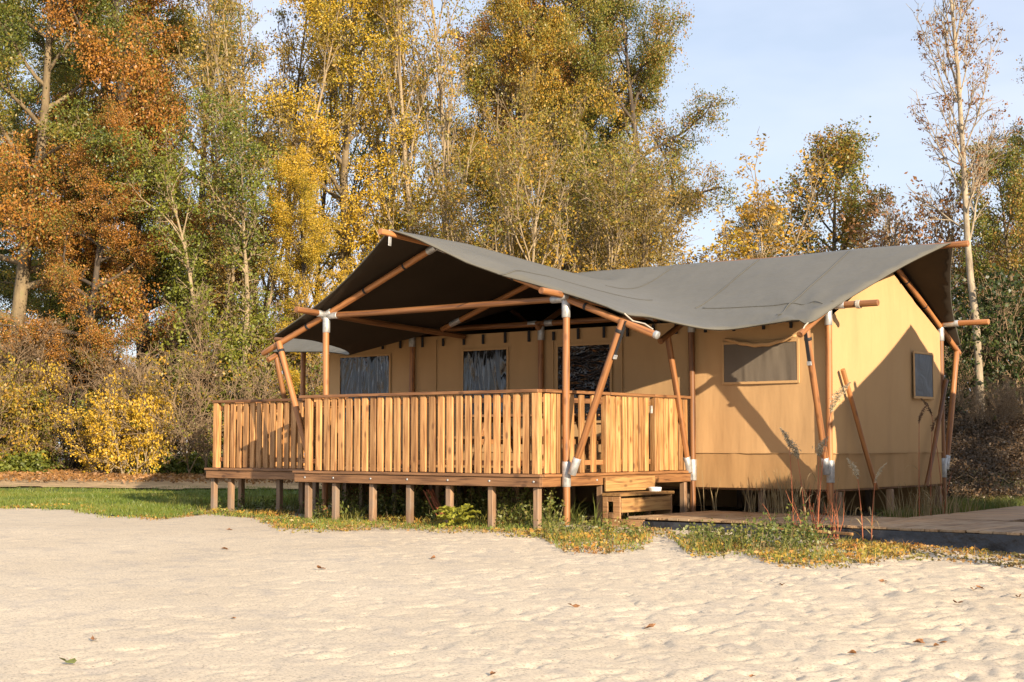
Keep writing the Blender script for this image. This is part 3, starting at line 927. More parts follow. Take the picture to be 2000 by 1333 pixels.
# ------------------------------------------------------------------ steps
steps = empty('wooden_steps', (.3, 1.8, 0), 'two wooden box steps from the boardwalk up to the terrace gate', 'steps')
box('riser', .060, 1.24, .425, .088, 2.36, .60, M['step_y'], steps)
box('tread', .060, 1.18, .372, .33, 2.44, .408, M['step_y'], steps)
box('riser', .285, 1.24, .172, .315, 2.40, .345, M['step_y'], steps)
# side panel with a rectangular hand hole: four boards round the opening
box('side_panel', .062, 1.195, .10, .135, 1.222, .369, M['step_x'], steps)
box('side_panel', .215, 1.195, .10, .318, 1.222, .369, M['step_x'], steps)
box('side_panel', .137, 1.195, .305, .213, 1.222, .369, M['step_x'], steps)
box('side_panel', .137, 1.195, .10, .213, 1.222, .175, M['step_x'], steps)
box('bottom_board', .062, 1.190, -.01, .66, 1.222, .097, M['step_x'], steps)
box('side_panel', .062, 2.37, .0, .318, 2.40, .365, M['step_x'], steps)

bm = bmesh.new()
bmesh.ops.create_cone(bm, cap_ends=True, segments=20, radius1=.075, radius2=.085, depth=.05)
bmesh.ops.inset_region(bm, faces=[f for f in bm.faces if f.normal.z > .9], thickness=.012, depth=0)
top = [f for f in bm.faces if f.normal.z > .9 and len(f.verts) == 20]
bmesh.ops.translate(bm, vec=(0, 0, -.03), verts=list({v for f in top for v in f.verts}))
me = bpy.data.meshes.new('tub'); bm.to_mesh(me); bm.free()
tag(link('tub', me, M['tub'], None, (.20, 2.18, .434)), 'small round white tub lying on the upper wooden step', 'tub')

# ------------------------------------------------------------------ boardwalks
walk = empty('boardwalk', (3, 2.2, 0), 'weathered plank boardwalk with black plastic liner along its front, leading to the steps', 'boardwalk')
pm = [box_me(.138, 1.98 + .02 * i, .028, .004, 'walk%d' % i) for i in range(3)]
for q in pm: q.materials.append(M['walk_y'])
x = .42; k = 0
while x < 6.0:
    link('plank', random.choice(pm), None, walk, (x - 3 + .069, 2.2 - 2.2 + random.uniform(-.012, .012), .118 + random.uniform(-.0025, .0025) - .004 * (x - .4)))
    x += .1445
box('edge_board', .68, 1.20, .03, 5.95, 1.235, .098 - .02, M['step_x'], walk)
for by in (1.5, 2.2, 2.9): box('bearer', .5, by - .03, -.02, 5.95, by + .03, .075, M['fascia'], walk)
# liner
nx, nz_ = 160, 8
T, Vv = np.meshgrid(np.linspace(.66, 5.95, nx + 1), np.linspace(0, 1, nz_ + 1))
zb = gz(T, np.full_like(T, 1.17)) - .06
zz = zb + (.085 - zb) * Vv
yy = 1.185 - .03 * (1 - Vv) + .035 * fbm(T * 5, zz * 9, 3, 51) * (1 - Vv * .7)
i = np.arange(nz_)[:, None] * (nx + 1); j = np.arange(nx)[None, :]
Fq = np.stack([i + j, i + j + 1, i + nx + 2 + j, i + nx + 1 + j], -1).reshape(-1, 4)
link('liner', np_mesh('liner', np.stack([T, yy, zz], -1).reshape(-1, 3), [Fq], True), M['liner'], walk, -walk.location)
# left end of the liner
T, Vv = np.meshgrid(np.linspace(1.19, 3.1, 31), np.linspace(0, 1, 9))
yy2 = .665 + .02 * fbm(T * 5, Vv * 3, 2, 61)
i = np.arange(8)[:, None] * 31; j = np.arange(30)[None, :]
Fq = np.stack([i + j, i + j + 1, i + 32 + j, i + 31 + j], -1).reshape(-1, 4)
link('liner', np_mesh('liner', np.stack([yy2, T, -.12 + .195 * Vv], -1).reshape(-1, 3), [Fq], True), M['liner'], walk, -walk.location)

walk2 = empty('side_boardwalk', (3.75, 6, 0), 'second plank boardwalk branching off to the back beside the end wall', 'boardwalk')
pm2 = [box_me(1.18 + .02 * i, .138, .028, .004, 'walkb%d' % i) for i in range(3)]
for q in pm2: q.materials.append(M['walk_x'])
y = 3.22
while y < 10.5:
    link('plank', random.choice(pm2), None, walk2, (random.uniform(-.01, .01), y - 6 + .069, .112 + random.uniform(-.0025, .0025) + .004 * max(0, y - 5)))
    y += .1445
for bx in (3.3, 4.2): box('bearer', bx - .03, 3.25, -.05, bx + .03, 10.4, .085, M['fascia_y'], walk2)
# loose batten lying in the weeds before the liner
tag(link('batten', box_me(.95, .04, .03, .004, 'batten'), M['slat'], None, (3.05, .86, float(gz(3.05, .86)) + .10), (0, R(2), R(-4))), 'pale loose wooden batten lying in the weeds below the boardwalk', 'batten')

# ------------------------------------------------------------------ picnic table on the terrace
pt = empty('picnic_table', (-1.5, 1.75, DZ), 'wooden picnic table standing on the terrace behind the slatted front railing', 'picnic table')
for k in range(5): box('tabletop_board', -2.4, 1.40 + k * .145, 1.36, -.6, 1.535 + k * .145, 1.395, M['plank_x'], pt)
for yy in (.95, 2.42):
    for k in range(2): box('seat_board', -2.4, yy + k * .13, 1.07, -.6, yy + .12 + k * .13, 1.105, M['plank_x'], pt)
for lx in (-2.1, -.9):
    box('cross_beam', lx - .03, 1.0, 1.0, lx + .03, 2.62, 1.068, M['fascia_y'], pt)
    box('cross_beam', lx - .03, 1.42, 1.29, lx + .03, 2.1, 1.358, M['fascia_y'], pt)
    for y0, y1 in ((1.25, 1.58), (2.32, 1.95)):
        pole_o = link('leg', box_me(.05, .09, .74, .004, 'leg'), M['fascia_y'], pt, Vector((lx + .058, (y0 + y1) / 2, 1.01)) - pt.location, (math.atan2(y0 - y1, .72), 0, 0))

# ------------------------------------------------------------------ trees
def bark_mat(name, c1, c2, scale=6, moss=None):
    m, t, n, l, b, o = new_mat(name)
    tc = n.new('ShaderNodeTexCoord'); mp = n.new('ShaderNodeMapping'); mp.inputs['Scale'].default_value = (1, 1, .3)
    nz = n.new('ShaderNodeTexNoise'); nz.inputs['Scale'].default_value = scale; nz.inputs['Detail'].default_value = 6; nz.inputs['Roughness'].default_value = .7
    l.new(tc.outputs['Object'], mp.inputs['Vector']); l.new(mp.outputs[0], nz.inputs['Vector'])
    r = ramp(n, [(.32, c2), (.62, c1)] + ([(.78, moss)] if moss else []))
    l.new(nz.outputs['Fac'], r.inputs['Fac']); l.new(r.outputs['Color'], b.inputs['Base Color'])
    b.inputs['Roughness'].default_value = .9
    bp = n.new('ShaderNodeBump'); bp.inputs['Strength'].default_value = .6; bp.inputs['Distance'].default_value = .02
    l.new(nz.outputs['Fac'], bp.inputs['Height']); l.new(bp.outputs[0], b.inputs['Normal'])
    return m
M['bark_grey'] = bark_mat('grey_bark', (.25, .185, .10), (.11, .08, .045), moss=(.20, .19, .08))
M['bark_dark'] = bark_mat('dark_bark', (.10, .075, .05), (.04, .03, .022))
M['bark_pale'] = bark_mat('pale_bark', (.38, .29, .17), (.20, .145, .085), scale=9)
M['bark_white'] = bark_mat('white_bark', (.42, .34, .23), (.16, .125, .085), scale=10)
M['twig'] = bark_mat('twig_bark', (.31, .215, .12), (.16, .105, .06), scale=3)

def rot_about(v, axis, ang):
    axis = axis / (np.linalg.norm(axis) + 1e-9)
    return v * math.cos(ang) + np.cross(axis, v) * math.sin(ang) + axis * np.dot(axis, v) * (1 - math.cos(ang))

def skeleton(rng, P):
    """P: H, r, base, spread, n (limbs, branches, twigs), ang (from the stem), up, stems, lean, prof"""
    polys, tips = [], []
    def grow(p, d, L, r, lvl, hfrac=0):
        nseg = max(3, min(14, int(L / (.55 if lvl == 0 else .35 if lvl == 1 else .22))))
        pts = [p]; dirs = [d]; sl = L / nseg
        wob = P.get('wob', .10) * (.35 if lvl == 0 else 1.0 if lvl == 1 else 1.5)
        for i in range(nseg):
            d = d + rng.normal(0, wob, 3) + np.array([0, 0, P['up'] * (0.05 if lvl == 0 else .12)])
            if lvl >= 2: d = d + np.array([0, 0, -P.get('droop', 0.0)])
            d = d / np.linalg.norm(d)
            p = p + d * sl
            pts.append(p); dirs.append(d)
        pts = np.array(pts); dirs = np.array(dirs)
        tp = np.linspace(0, 1, nseg + 1)
        rad = r * (1 - tp * (.86 if lvl == 0 else .8)) + .0025
        if lvl == 0: rad[0] *= 1.35
        polys.append((pts, rad, lvl))
        nl = P['n']
        if lvl < len(nl):
            cnt = nl[lvl] if lvl == 0 else max(2, int(round(nl[lvl] * min(1.4, L / P['ref'][lvl - 1]))))
            t0 = P['base'] if lvl == 0 else .22
            for k in range(cnt):
                t = t0 + (1 - t0) * ((k + rng.uniform(0, 1)) / cnt)
                q = t * nseg; i = min(nseg - 1, int(q)); f = q - i
                bp = pts[i] * (1 - f) + pts[i + 1] * f
                bd = dirs[i]
                az = (k * 2.399 + rng.normal(0, .5)) if lvl == 0 else rng.uniform(0, 2 * math.pi)
                perp = np.cross(bd, [0, 0, 1.0]) if abs(bd[2]) < .95 else np.cross(bd, [1.0, 0, 0])
                perp = perp / np.linalg.norm(perp)
                ax = rot_about(perp, bd, az)
                ang = P['ang'][lvl] + rng.normal(0, .14)
                if lvl == 0: ang = ang * (1.15 - .5 * (t - t0) / (1 - t0))
                cd = rot_about(bd, ax, ang)
                if lvl == 0:
                    u = (t - t0) / (1 - t0)
                    cl = P['spread'] * P['prof'](u) / max(.35, math.sin(max(.3, ang))) * rng.uniform(.75, 1.15)
                else:
                    cl = P['ref'][lvl] * rng.uniform(.6, 1.25) * (1 - .35 * t)
                grow(bp, cd, max(.15, cl), max(.004, (rad[i] * P.get('rk', .55)) if lvl == 0 else rad[i] * .6), lvl + 1)
        if lvl == len(nl) or (lvl == len(nl) - 1):
            s0 = 1 if lvl < len(nl) else 0
            for i in range(s0, nseg + 1): tips.append(pts[i])
        elif lvl == 0:
            tips.append(pts[-1])
    stems = P.get('stems', 1)
    for s in range(stems):
        a = s * 2.4 + rng.uniform(0, .6)
        off = np.array([math.cos(a), math.sin(a), 0]) * (P.get('stem_gap', .25) if stems > 1 else 0)
        d = np.array([0, 0, 1.0]) + off * P.get('flare', .5) + np.array([P.get('lean', (0, 0))[0], P.get('lean', (0, 0))[1], 0])
        d = d / np.linalg.norm(d)
        k = rng.uniform(.75, 1.0) if s else 1
        grow(off + np.array([0, 0, -.15]), d, P['H'] * k, P['r'] * k, 0)
    return polys, np.array(tips)

def leaf_quads(C, size, rng, flat=0.0, var=.35, aspect=.62, hang=0.0):
    n = len(C)
    th = rng.uniform(0, 2 * math.pi, n); cz = rng.uniform(-1, 1, n)
    sz = np.sqrt(1 - cz * cz)
    a = np.stack([sz * np.cos(th), sz * np.sin(th), cz], -1)
    a[:, 2] = a[:, 2] * (1 - flat) - hang
    a /= np.linalg.norm(a, axis=1)[:, None] + 1e-9
    rv = rng.normal(0, 1, (n, 3)); rv[:, 2] *= (1 - flat * .8)
    b = np.cross(a, rv); b /= np.linalg.norm(b, axis=1)[:, None] + 1e-9
    nn = np.cross(a, b)
    s = size * rng.uniform(1 - var, 1 + var, n)[:, None]
    p0 = C - a * s * .5
    p1 = C + b * s * aspect * .5 - a * s * .05 + nn * s * .10
    p2 = C + a * s * .5
    p3 = C - b * s * aspect * .5 - a * s * .05 + nn * s * .10
    V = np.stack([p0, p1, p2, p3], 1).reshape(-1, 3)
    F = np.arange(4 * n).reshape(-1, 4)
    return V, F

def crown_mesh(name, tips, n, size, rng, jit=.16, zmin=None, keep=None, hang=.0):
    # leaves grow in small sprays: pick spray centres, then scatter leaves round them
    per = 16 if n > 20000 else 9
    ns = max(1, n // per)
    T = tips
    if keep is not None: T = tips[keep(tips)]
    c = T[rng.integers(0, len(T), ns)] + rng.normal(0, jit * .75, (ns, 3))
    C = np.repeat(c, per, 0) + rng.normal(0, 1, (ns * per, 3)) * np.array([1, 1, .55]) * size * (1.9 if per > 9 else 1.05)
    V, F = leaf_quads(C, size, rng, hang=hang)
    return np_mesh(name, V, [F])

oval = lambda u: (math.sin(math.pi * min(1, .16 + .84 * u)) ** .7) if u < 1 else .1
cone = lambda u: max(.12, 1 - u) ** .8
egg = lambda u: max(.1, math.sin(math.pi * (.22 + .76 * u))) ** .8
tall = lambda u: max(.2, 1 - .75 * u)

PROT = {}
def prototype(key, seed, P, nleaf, size, jit=.16, hang=0.0, keep=None):
    rng = np.random.default_rng(seed)
    polys, tips = skeleton(rng, P)
    tr = [p for p in polys if p[2] == 0]; br = [p for p in polys if p[2] > 0]
    tm = tubes_mesh('trunk', tr, lambda q: 9)
    bmh = tubes_mesh('branches', br, lambda q: {1: 6, 2: 4}.get(q, 3))
    cm = crown_mesh('crown', tips, nleaf, size, rng, jit, keep=keep, hang=hang) if nleaf else None
    for q in (tm, bmh) + ((cm,) if cm else ()): q.materials.append(None)
    PROT[key] = (tm, bmh, cm, P['H'], tips)

prototype('oak', 11, dict(H=15, r=.27, base=.15, spread=3.9, n=(26, 8, 5), ref=(2.6, 1.1, .55), ang=(1.15, .75, .7), up=.12, prof=oval), 100000, .075, .21)
prototype('oak2', 12, dict(H=15, r=.30, base=.18, spread=3.6, n=(24, 8, 5), ref=(2.4, 1.1, .55), ang=(1.15, .8, .7), up=.10, prof=egg, wob=.14), 92000, .075, .21)
prototype('maple', 13, dict(H=15, r=.17, base=.10, spread=2.3, n=(38, 7, 4), ref=(1.7, .8, .45), ang=(.95, .7, .7), up=.25, prof=oval), 90000, .060, .18)
prototype('slim', 14, dict(H=14.5, r=.085, base=.22, spread=1.5, n=(15, 6, 4), ref=(1.6, .8, .4), ang=(.45, .55, .6), up=.7, prof=tall, stems=4, stem_gap=.35, flare=.35, rk=.45), 16000, .08, .20)
prototype('slim2', 15, dict(H=15.5, r=.11, base=.25, spread=1.7, n=(22, 6, 4), ref=(1.7, .8, .4), ang=(.42, .55, .6), up=.7, prof=tall, stems=2, stem_gap=.3, flare=.25, rk=.5), 9000, .085, .20)
prototype('bushy', 16, dict(H=8.6, r=.075, base=.15, spread=1.7, n=(16, 7, 5), ref=(1.5, .8, .4), ang=(.6, .65, .7), up=.4, prof=oval, stems=5, stem_gap=.4, flare=.55), 26000, .075, .18)
prototype('poplar', 17, dict(H=11.8, r=.090, base=.34, spread=1.15, n=(34, 9, 5), ref=(1.5, .7, .35), ang=(.55, .55, .65), up=.75, prof=tall, lean=(.012, 0), wob=.07, rk=.34), 5200, .056, .09)
prototype('round', 18, dict(H=8.2, r=.12, base=.26, spread=1.75, n=(24, 8, 5), ref=(1.2, .6, .35), ang=(.95, .7, .7), up=.15, prof=egg), 24000, .082, .12)
prototype('sapling', 19, dict(H=9.0, r=.05, base=.25, spread=1.05, n=(14, 5, 3), ref=(1.0, .5, .3), ang=(.5, .6, .6), up=.6, prof=tall, stems=6, stem_gap=.45, flare=.28), 5200, .105, .14)
prototype('ivy', 20, dict(H=9.5, r=.13, base=.08, spread=1.15, n=(34, 6, 4), ref=(1.0, .55, .3), ang=(.8, .8, .8), up=.3, prof=lambda u: .6 + .4 * math.sin(u * 9), stems=2, stem_gap=.4, flare=.2), 24000, .085, .15)
prototype('hazel', 21, dict(H=3.4, r=.03, base=.10, spread=.70, n=(9, 5, 3), ref=(.6, .35, .2), ang=(.7, .7, .7), up=.2, prof=oval, stems=9, stem_gap=.35, flare=.8), 4600, .10, .09)
prototype('lemon_bush', 24, dict(H=2.5, r=.026, base=.06, spread=.85, n=(11, 6, 3), ref=(.6, .35, .2), ang=(.8, .7, .7), up=.15, prof=oval, stems=9, stem_gap=.4, flare=.7), 9000, .095, .10)
prototype('thicket', 22, dict(H=3.0, r=.020, base=.08, spread=.9, n=(12, 6, 4), ref=(.8, .45, .25), ang=(.55, .6, .7), up=.2, prof=tall, stems=12, stem_gap=.75, flare=.5, wob=.16), 2600, .07, .12)
prototype('thicket2', 23, dict(H=3.9, r=.026, base=.10, spread=1.0, n=(14, 6, 4), ref=(.9, .5, .25), ang=(.5, .6, .7), up=.3, prof=tall, stems=9, stem_gap=.7, flare=.4, wob=.15), 6000, .08, .16)

# leaf colours: dull olive to rust, as the leaves themselves are
G_OLIVE = (.245, .215, .034); G_GREEN = (.165, .195, .030); G_DEEP = (.07, .10, .022)
Y_GOLD = (.72, .44, .038); Y_LEMON = (.72, .50, .05); Y_OCHRE = (.48, .27, .035)
O_RUST = (.46, .19, .035); O_BROWN = (.31, .155, .042); B_DULL = (.17, .10, .045)
LM = {}
LM['oak_olive'] = leaf_mat('olive_oak_leaf', [(.15, G_DEEP), (.38, G_GREEN), (.58, G_OLIVE), (.75, (.30, .22, .035)), (.95, Y_OCHRE)])
LM['gold_orange'] = leaf_mat('orange_gold_leaf', [(.1, (.36, .24, .035)), (.45, (.56, .32, .04)), (.8, (.68, .40, .045))])
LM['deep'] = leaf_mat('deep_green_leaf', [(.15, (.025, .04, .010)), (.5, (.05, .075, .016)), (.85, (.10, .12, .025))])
LM['oak_orange'] = leaf_mat('orange_oak_leaf', [(.12, G_GREEN), (.28, G_OLIVE), (.42, O_BROWN), (.58, O_RUST), (.82, (.56, .28, .045))])
LM['oak_mixed'] = leaf_mat('mixed_oak_leaf', [(.15, G_DEEP), (.35, G_GREEN), (.5, G_OLIVE), (.66, (.30, .18, .035)), (.8, (.42, .21, .04)), (.95, Y_OCHRE)])
LM['yellow'] = leaf_mat('yellow_leaf', [(.1, (.18, .18, .025)), (.3, (.40, .32, .035)), (.5, (.58, .40, .04)), (.72, Y_GOLD), (.95, Y_LEMON)])
LM['olive_yellow'] = leaf_mat('olive_yellow_leaf', [(.12, G_GREEN), (.3, G_OLIVE), (.5, (.30, .24, .035)), (.7, Y_OCHRE), (.95, Y_GOLD)])
LM['willow'] = leaf_mat('willow_leaf', [(.15, (.20, .17, .04)), (.5, (.33, .23, .05)), (.85, (.46, .29, .06))])
LM['green'] = leaf_mat('green_leaf', [(.08, G_DEEP), (.38, G_GREEN), (.68, (.26, .27, .035)), (.95, (.36, .28, .035))])
LM['rust_sparse'] = leaf_mat('rust_leaf', [(.2, B_DULL), (.55, (.30, .14, .05)), (.9, (.40, .20, .07))])
LM['lemon'] = leaf_mat('lemon_leaf', [(.1, (.38, .28, .03)), (.45, Y_GOLD), (.8, Y_LEMON)])
LM['brown'] = leaf_mat('brown_leaf', [(.15, (.13, .09, .05)), (.5, B_DULL), (.85, (.30, .17, .06))])

def tree(kind, lat, dep, scale, rz, leaf, bark, label, name='tree', cat='tree', group=None, sz=None, dz=0.0, leaf_frac=None):
    tm, bmh, cm, H, tips = PROT[kind]
    x, y = W(lat, dep)
    root = empty(name, (x, y, float(g_base(lat, dep)) + dz), label, cat, group)
    root.rotation_euler = (0, 0, rz)
    root.scale = (scale, scale, sz or scale)
    for nm, me, mt in (('trunk', tm, M[bark]), ('branches', bmh, M[bark]), ('crown', cm, LM[leaf] if leaf else None)):
        if me is None: continue
        o = link(nm, me, None, root)
        o.material_slots[0].link = 'OBJECT'
        o.material_slots[0].material = mt
    return root
def px(p, dep): return (p - 1000) / 2922 * dep

# front row of the belt of trees, left to right
tree('oak', px(10, 38), 38, .92, .4, 'oak_olive', 'bark_grey', 'olive green oak with a thick pale trunk, first tree at the left edge')
tree('oak2', px(165, 41), 41, .86, 2.1, 'oak_olive', 'bark_grey', 'tall olive and gold tree with pale forked limbs, between left edge oak and orange oak', sz=1.05)
tree('oak', px(290, 39), 39, .88, 3.9, 'oak_orange', 'bark_dark', 'large rusty orange oak, the tallest orange crown in the tree belt', sz=1.02)
tree('oak2', px(150, 36.5), 36.5, .50, 1.2, 'oak_orange', 'bark_dark', 'low brown orange oak under the left edge oak', sz=.56)
tree('ivy', px(425, 36), 36, .80, .8, 'green', 'bark_pale', 'ivy covered green tree left of the terrace with pale stems', sz=.82)
tree('ivy', px(350, 38), 38, .55, 2.8, 'green', 'bark_dark', 'second ivy clad green tree, lower and thinner, under the orange oak')
tree('slim', px(455, 38), 38, .9, .3, 'willow', 'bark_pale', 'many stemmed slender olive tree rising over the ivy covered tree')
tree('slim', px(515, 40), 40, .85, 2.3, 'olive_yellow', 'bark_grey', 'thin many stemmed tree left of the tall yellow tree', sz=1.05)
tree('slim2', px(575, 43), 43, .8, 1.0, 'oak_mixed', 'bark_dark', 'dark trunked bronze green tree between the slender stems and the yellow tree', sz=1.05)
tree('maple', px(690, 39), 39, 1.0, .5, 'yellow', 'bark_grey', 'tall bright yellow tree behind the porch ridge', sz=1.05)
tree('maple', px(590, 37), 37, .52, 3.3, 'yellow', 'bark_dark', 'small yellow leaved tree seen over the left end of the porch')
tree('slim2', px(790, 41), 41, .8, 2.2, 'willow', 'bark_pale', 'thin pale stemmed tree right of the bright yellow tree', sz=1.02)
tree('slim2', px(855, 38), 38, .8, 4.0, 'olive_yellow', 'bark_pale', 'pale double trunk tree with sparse golden leaves above the porch roof', sz=1.0)
tree('oak2', px(975, 42), 42, .66, .9, 'olive_yellow', 'bark_dark', 'olive gold tree with a dark forked trunk over the roof valley', sz=1.02)
tree('slim', px(930, 40), 40, .75, 1.5, 'willow', 'bark_grey', 'brownish fine twigged tree beside the dark forked trunk', sz=.9)
tree('bushy', px(1055, 36), 36, .92, .2, 'olive_yellow', 'bark_pale', 'bushy olive brown willow with pale forked stems right above the roof valley')
tree('bushy', px(1185, 37), 37, .85, 2.6, 'willow', 'bark_grey', 'lower bushy brown willow in front of the large orange oak')
tree('oak', px(1165, 45), 45, .72, 2.2, 'oak_mixed', 'bark_dark', 'large orange and green oak whose crown ends against the open sky', sz=1.12)
tree('oak2', px(1285, 44), 44, .70, 4.4, 'oak_mixed', 'bark_dark', 'bronze green oak at the open end of the tree belt, leaning out over the gap', sz=.90)
tree('oak2', px(1105, 47), 47, .95, 3.0, 'oak_orange', 'bark_dark', 'tall bronze oak behind the willows', sz=1.1)
tree('sapling', px(1412, 40), 40, 1.2, .7, 'gold_orange', 'bark_pale', 'group of thin pale stems with sparse yellow leaves above the roof', sz=.93)
tree('sapling', px(1350, 41), 41, 1.1, 2.7, 'gold_orange', 'bark_pale', 'lower golden tree with thin stems, in the gap left of the sparse yellow group', sz=.72)
tree('sapling', px(1475, 41), 41, 1.15, 4.1, 'yellow', 'bark_pale', 'low yellow tree with thin stems, right of the sparse yellow group', sz=.74)
tree('round', px(1535, 42), 42, .62, 1.9, 'oak_mixed', 'bark_grey', 'small golden green tree left of the rounded tree above the roof', sz=.74)
tree('round', px(1618, 42), 42, 1.05, .3, 'oak_mixed', 'bark_dark', 'rounded bronze green tree standing alone above the main roof', sz=1.0)
tree('poplar', px(1912, 30), 30, .98, .6, 'rust_sparse', 'bark_white', 'almost bare white barked tree beside the end wall of the tent', dz=-.1)
tree('oak2', px(2060, 35), 35, .58, .5, 'oak_mixed', 'bark_dark', 'dark green and orange tree cut by the right edge', sz=.60)
tree('round', px(2000, 33), 33, .62, 2.9, 'oak_mixed', 'bark_grey', 'small bronze leaved tree at the right edge under the dark green one', sz=.7)
tree('thicket2', px(1862, 36), 36, 1.4, .2, 'rust_sparse', 'bark_pale', 'thin stemmed scrub tree seen past the right end of the fly roof')
tree('thicket2', px(1775, 40), 40, 1.25, 1.8, 'brown', 'twig', 'sparse brown scrub between the rounded tree and the white barked tree')
tree('oak', 11.8, 19.2, .66, 1.0, 'oak_mixed', 'bark_dark', 'unseen oak added beyond the right edge to shade the bank')  # out of view, added to throw shade onto the bank
# second row behind, seen through the gaps
back = [('oak', -90, 50, .9, 'oak_olive', 'shadowy olive oak in the second row behind the left edge oak'),
        ('oak2', 90, 52, .85, 'oak_mixed', 'bronze oak in the second row behind the fork limbed tree'),
        ('oak', 405, 50, .8, 'oak_mixed', 'tall dull oak in the second row behind the ivy covered tree'),
        ('slim2', 740, 50, 1.1, 'oak_olive', 'dark stemmed tree in the second row behind the yellow tree'),
        ('oak', 1020, 54, .9, 'oak_mixed', 'brown green oak in the second row behind the forked trunk')]
for i, (k, p, d, s, lf, lab) in enumerate(back):
    tree(k, px(p, d), d, s, i * 1.3, lf, 'bark_dark', lab, sz=1.05)

# shrubs along the foot of the belt
tree('hazel', px(50, 35.5), 35.5, .5, .0, 'yellow', 'twig', 'golden hazel bush at the left edge of the lawn', 'shrub', 'bush', sz=.78)
tree('hazel', px(-20, 35), 35, .8, 1.0, 'olive_yellow', 'twig', 'half cut off yellow green bush at the left edge', 'shrub', 'bush')
tree('lemon_bush', px(265, 34.2), 34.2, .60, 2.0, 'lemon', 'bark_pale', 'brightest lemon yellow bush beyond the lawn', 'shrub', 'bush', sz=.80)
tree('hazel', px(208, 34.6), 34.6, .55, 3.0, 'lemon', 'twig', 'low yellow bush just left of the brightest lemon bush', 'shrub', 'bush', sz=.48)
tree('hazel', px(120, 36), 36, .6, 4.0, 'oak_olive', 'twig', 'dull olive green bush between the golden hazel and the lemon bush', 'shrub', 'bush', sz=.6)
tree('hazel', px(310, 36.5), 36.5, .5, 5.0, 'oak_olive', 'twig', 'taller dull green bush behind the lemon bush', 'shrub', 'bush', sz=.75)
th = [(-60, 36.5, 'thicket', 'brown', 'brown twiggy thicket beyond the left edge bush'), (40, 37, 'thicket2', 'brown', 'bare tall thicket behind the golden hazel'),
      (150, 36.8, 'thicket', 'brown', 'brown twiggy thicket behind the dull olive bush'), (215, 38.5, 'thicket', 'brown', 'brown thicket behind the low yellow bush'),
      (335, 36.5, 'thicket', 'brown', 'grey brown twig thicket right of the lemon bush'), (395, 35, 'thicket', 'olive_yellow', 'brown twig thicket just left of the terrace railing'),
      (440, 37, 'thicket2', 'green', 'green flecked thicket above the left railing'), (500, 38, 'thicket', 'olive_yellow', 'low thicket behind the left railing'),
      (620, 38, 'thicket2', 'olive_yellow', 'yellow flecked thicket behind the left porch post')]
for i, (p, d, k, lf, lab) in enumerate(th):
    tree(k, px(p, d), d, random.uniform(.9, 1.1), i * 1.1, lf, 'twig', lab, 'shrub', 'bush')
# growth on the bank at the right
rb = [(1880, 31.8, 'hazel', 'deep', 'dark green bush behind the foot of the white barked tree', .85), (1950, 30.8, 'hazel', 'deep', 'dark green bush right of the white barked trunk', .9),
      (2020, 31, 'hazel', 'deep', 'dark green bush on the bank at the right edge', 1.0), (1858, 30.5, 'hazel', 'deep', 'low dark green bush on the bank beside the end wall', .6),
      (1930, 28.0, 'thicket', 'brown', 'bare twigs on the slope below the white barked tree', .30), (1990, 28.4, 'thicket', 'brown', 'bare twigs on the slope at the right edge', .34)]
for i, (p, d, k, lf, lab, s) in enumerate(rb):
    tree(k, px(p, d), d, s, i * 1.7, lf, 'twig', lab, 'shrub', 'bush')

# ------------------------------------------------------------------ grass, weeds and small growth
def blades(lat, dep, h, w, lean, rng, off=0.0):
    x, y = W(lat, dep)
    z = g_base(lat, dep) + off
    n = len(lat)
    a = rng.uniform(0, 2 * math.pi, n); la = rng.uniform(0, 2 * math.pi, n)
    B = np.stack([x, y, z], -1)
    side = np.stack([np.cos(a), np.sin(a), np.zeros(n)], -1) * (w / 2)[:, None]
    ln = np.stack([np.cos(la), np.sin(la), np.zeros(n)], -1) * (h * lean)[:, None]
    up = np.stack([np.zeros(n), np.zeros(n), h], -1)
    mid = B + up * .6 + ln * .35
    tip = B + up * .92 + ln
    V = np.stack([B - side, B + side, mid + side * .6, mid - side * .6, tip], 1).reshape(-1, 3)
    k = np.arange(n)[:, None] * 5
    return V, [k + np.array([[0, 1, 2, 3]]), k + np.array([[3, 2, 4]])]
def stuff(name, V, F, mat):
    return tag(link(name, np_mesh(name, V, F), mat), kind='stuff')

LM['grass'] = leaf_mat('lawn_grass', [(.1, (.085, .135, .02)), (.45, (.155, .205, .028)), (.75, (.23, .235, .04)), (.95, (.34, .26, .08))], trans=.25, cscale=.9, clump=.6)
LM['weed'] = leaf_mat('weed_leaf', [(.1, (.07, .10, .02)), (.45, (.14, .17, .035)), (.75, (.26, .23, .05)), (.95, (.38, .25, .07))], trans=.3, cscale=1.5, clump=.6)
LM['verge'] = leaf_mat('autumn_verge', [(.1, (.12, .17, .03)), (.34, (.28, .25, .045)), (.52, (.50, .31, .055)), (.74, (.44, .20, .045)), (.95, (.30, .11, .035))], trans=.25, cscale=2.2, clump=.65)
LM['bank'] = leaf_mat('shade_dark_bank_leaf', [(.1, (.035, .028, .016)), (.5, (.085, .055, .03)), (.85, (.16, .09, .04)), (1, (.07, .09, .02))], trans=.1, cscale=1.2)  # leaf tones darkened to stand in for shade on the bank
LM['litter'] = leaf_mat('fallen_leaf_litter', [(.1, (.14, .08, .04)), (.5, (.30, .15, .05)), (.8, (.42, .22, .07)), (1, (.45, .30, .08))], trans=.15, cscale=.8)
LM['verge_litter'] = leaf_mat('verge_leaf_litter', [(.1, (.12, .15, .03)), (.4, (.24, .19, .06)), (.7, (.30, .17, .06)), (1, (.20, .09, .035))], trans=.1, cscale=2.0, clump=.6)
LM['straw'] = leaf_mat('straw', [(.1, (.20, .15, .07)), (.5, (.36, .26, .12)), (.9, (.46, .36, .19))], trans=.2, cscale=2)

rng = np.random.default_rng(8)
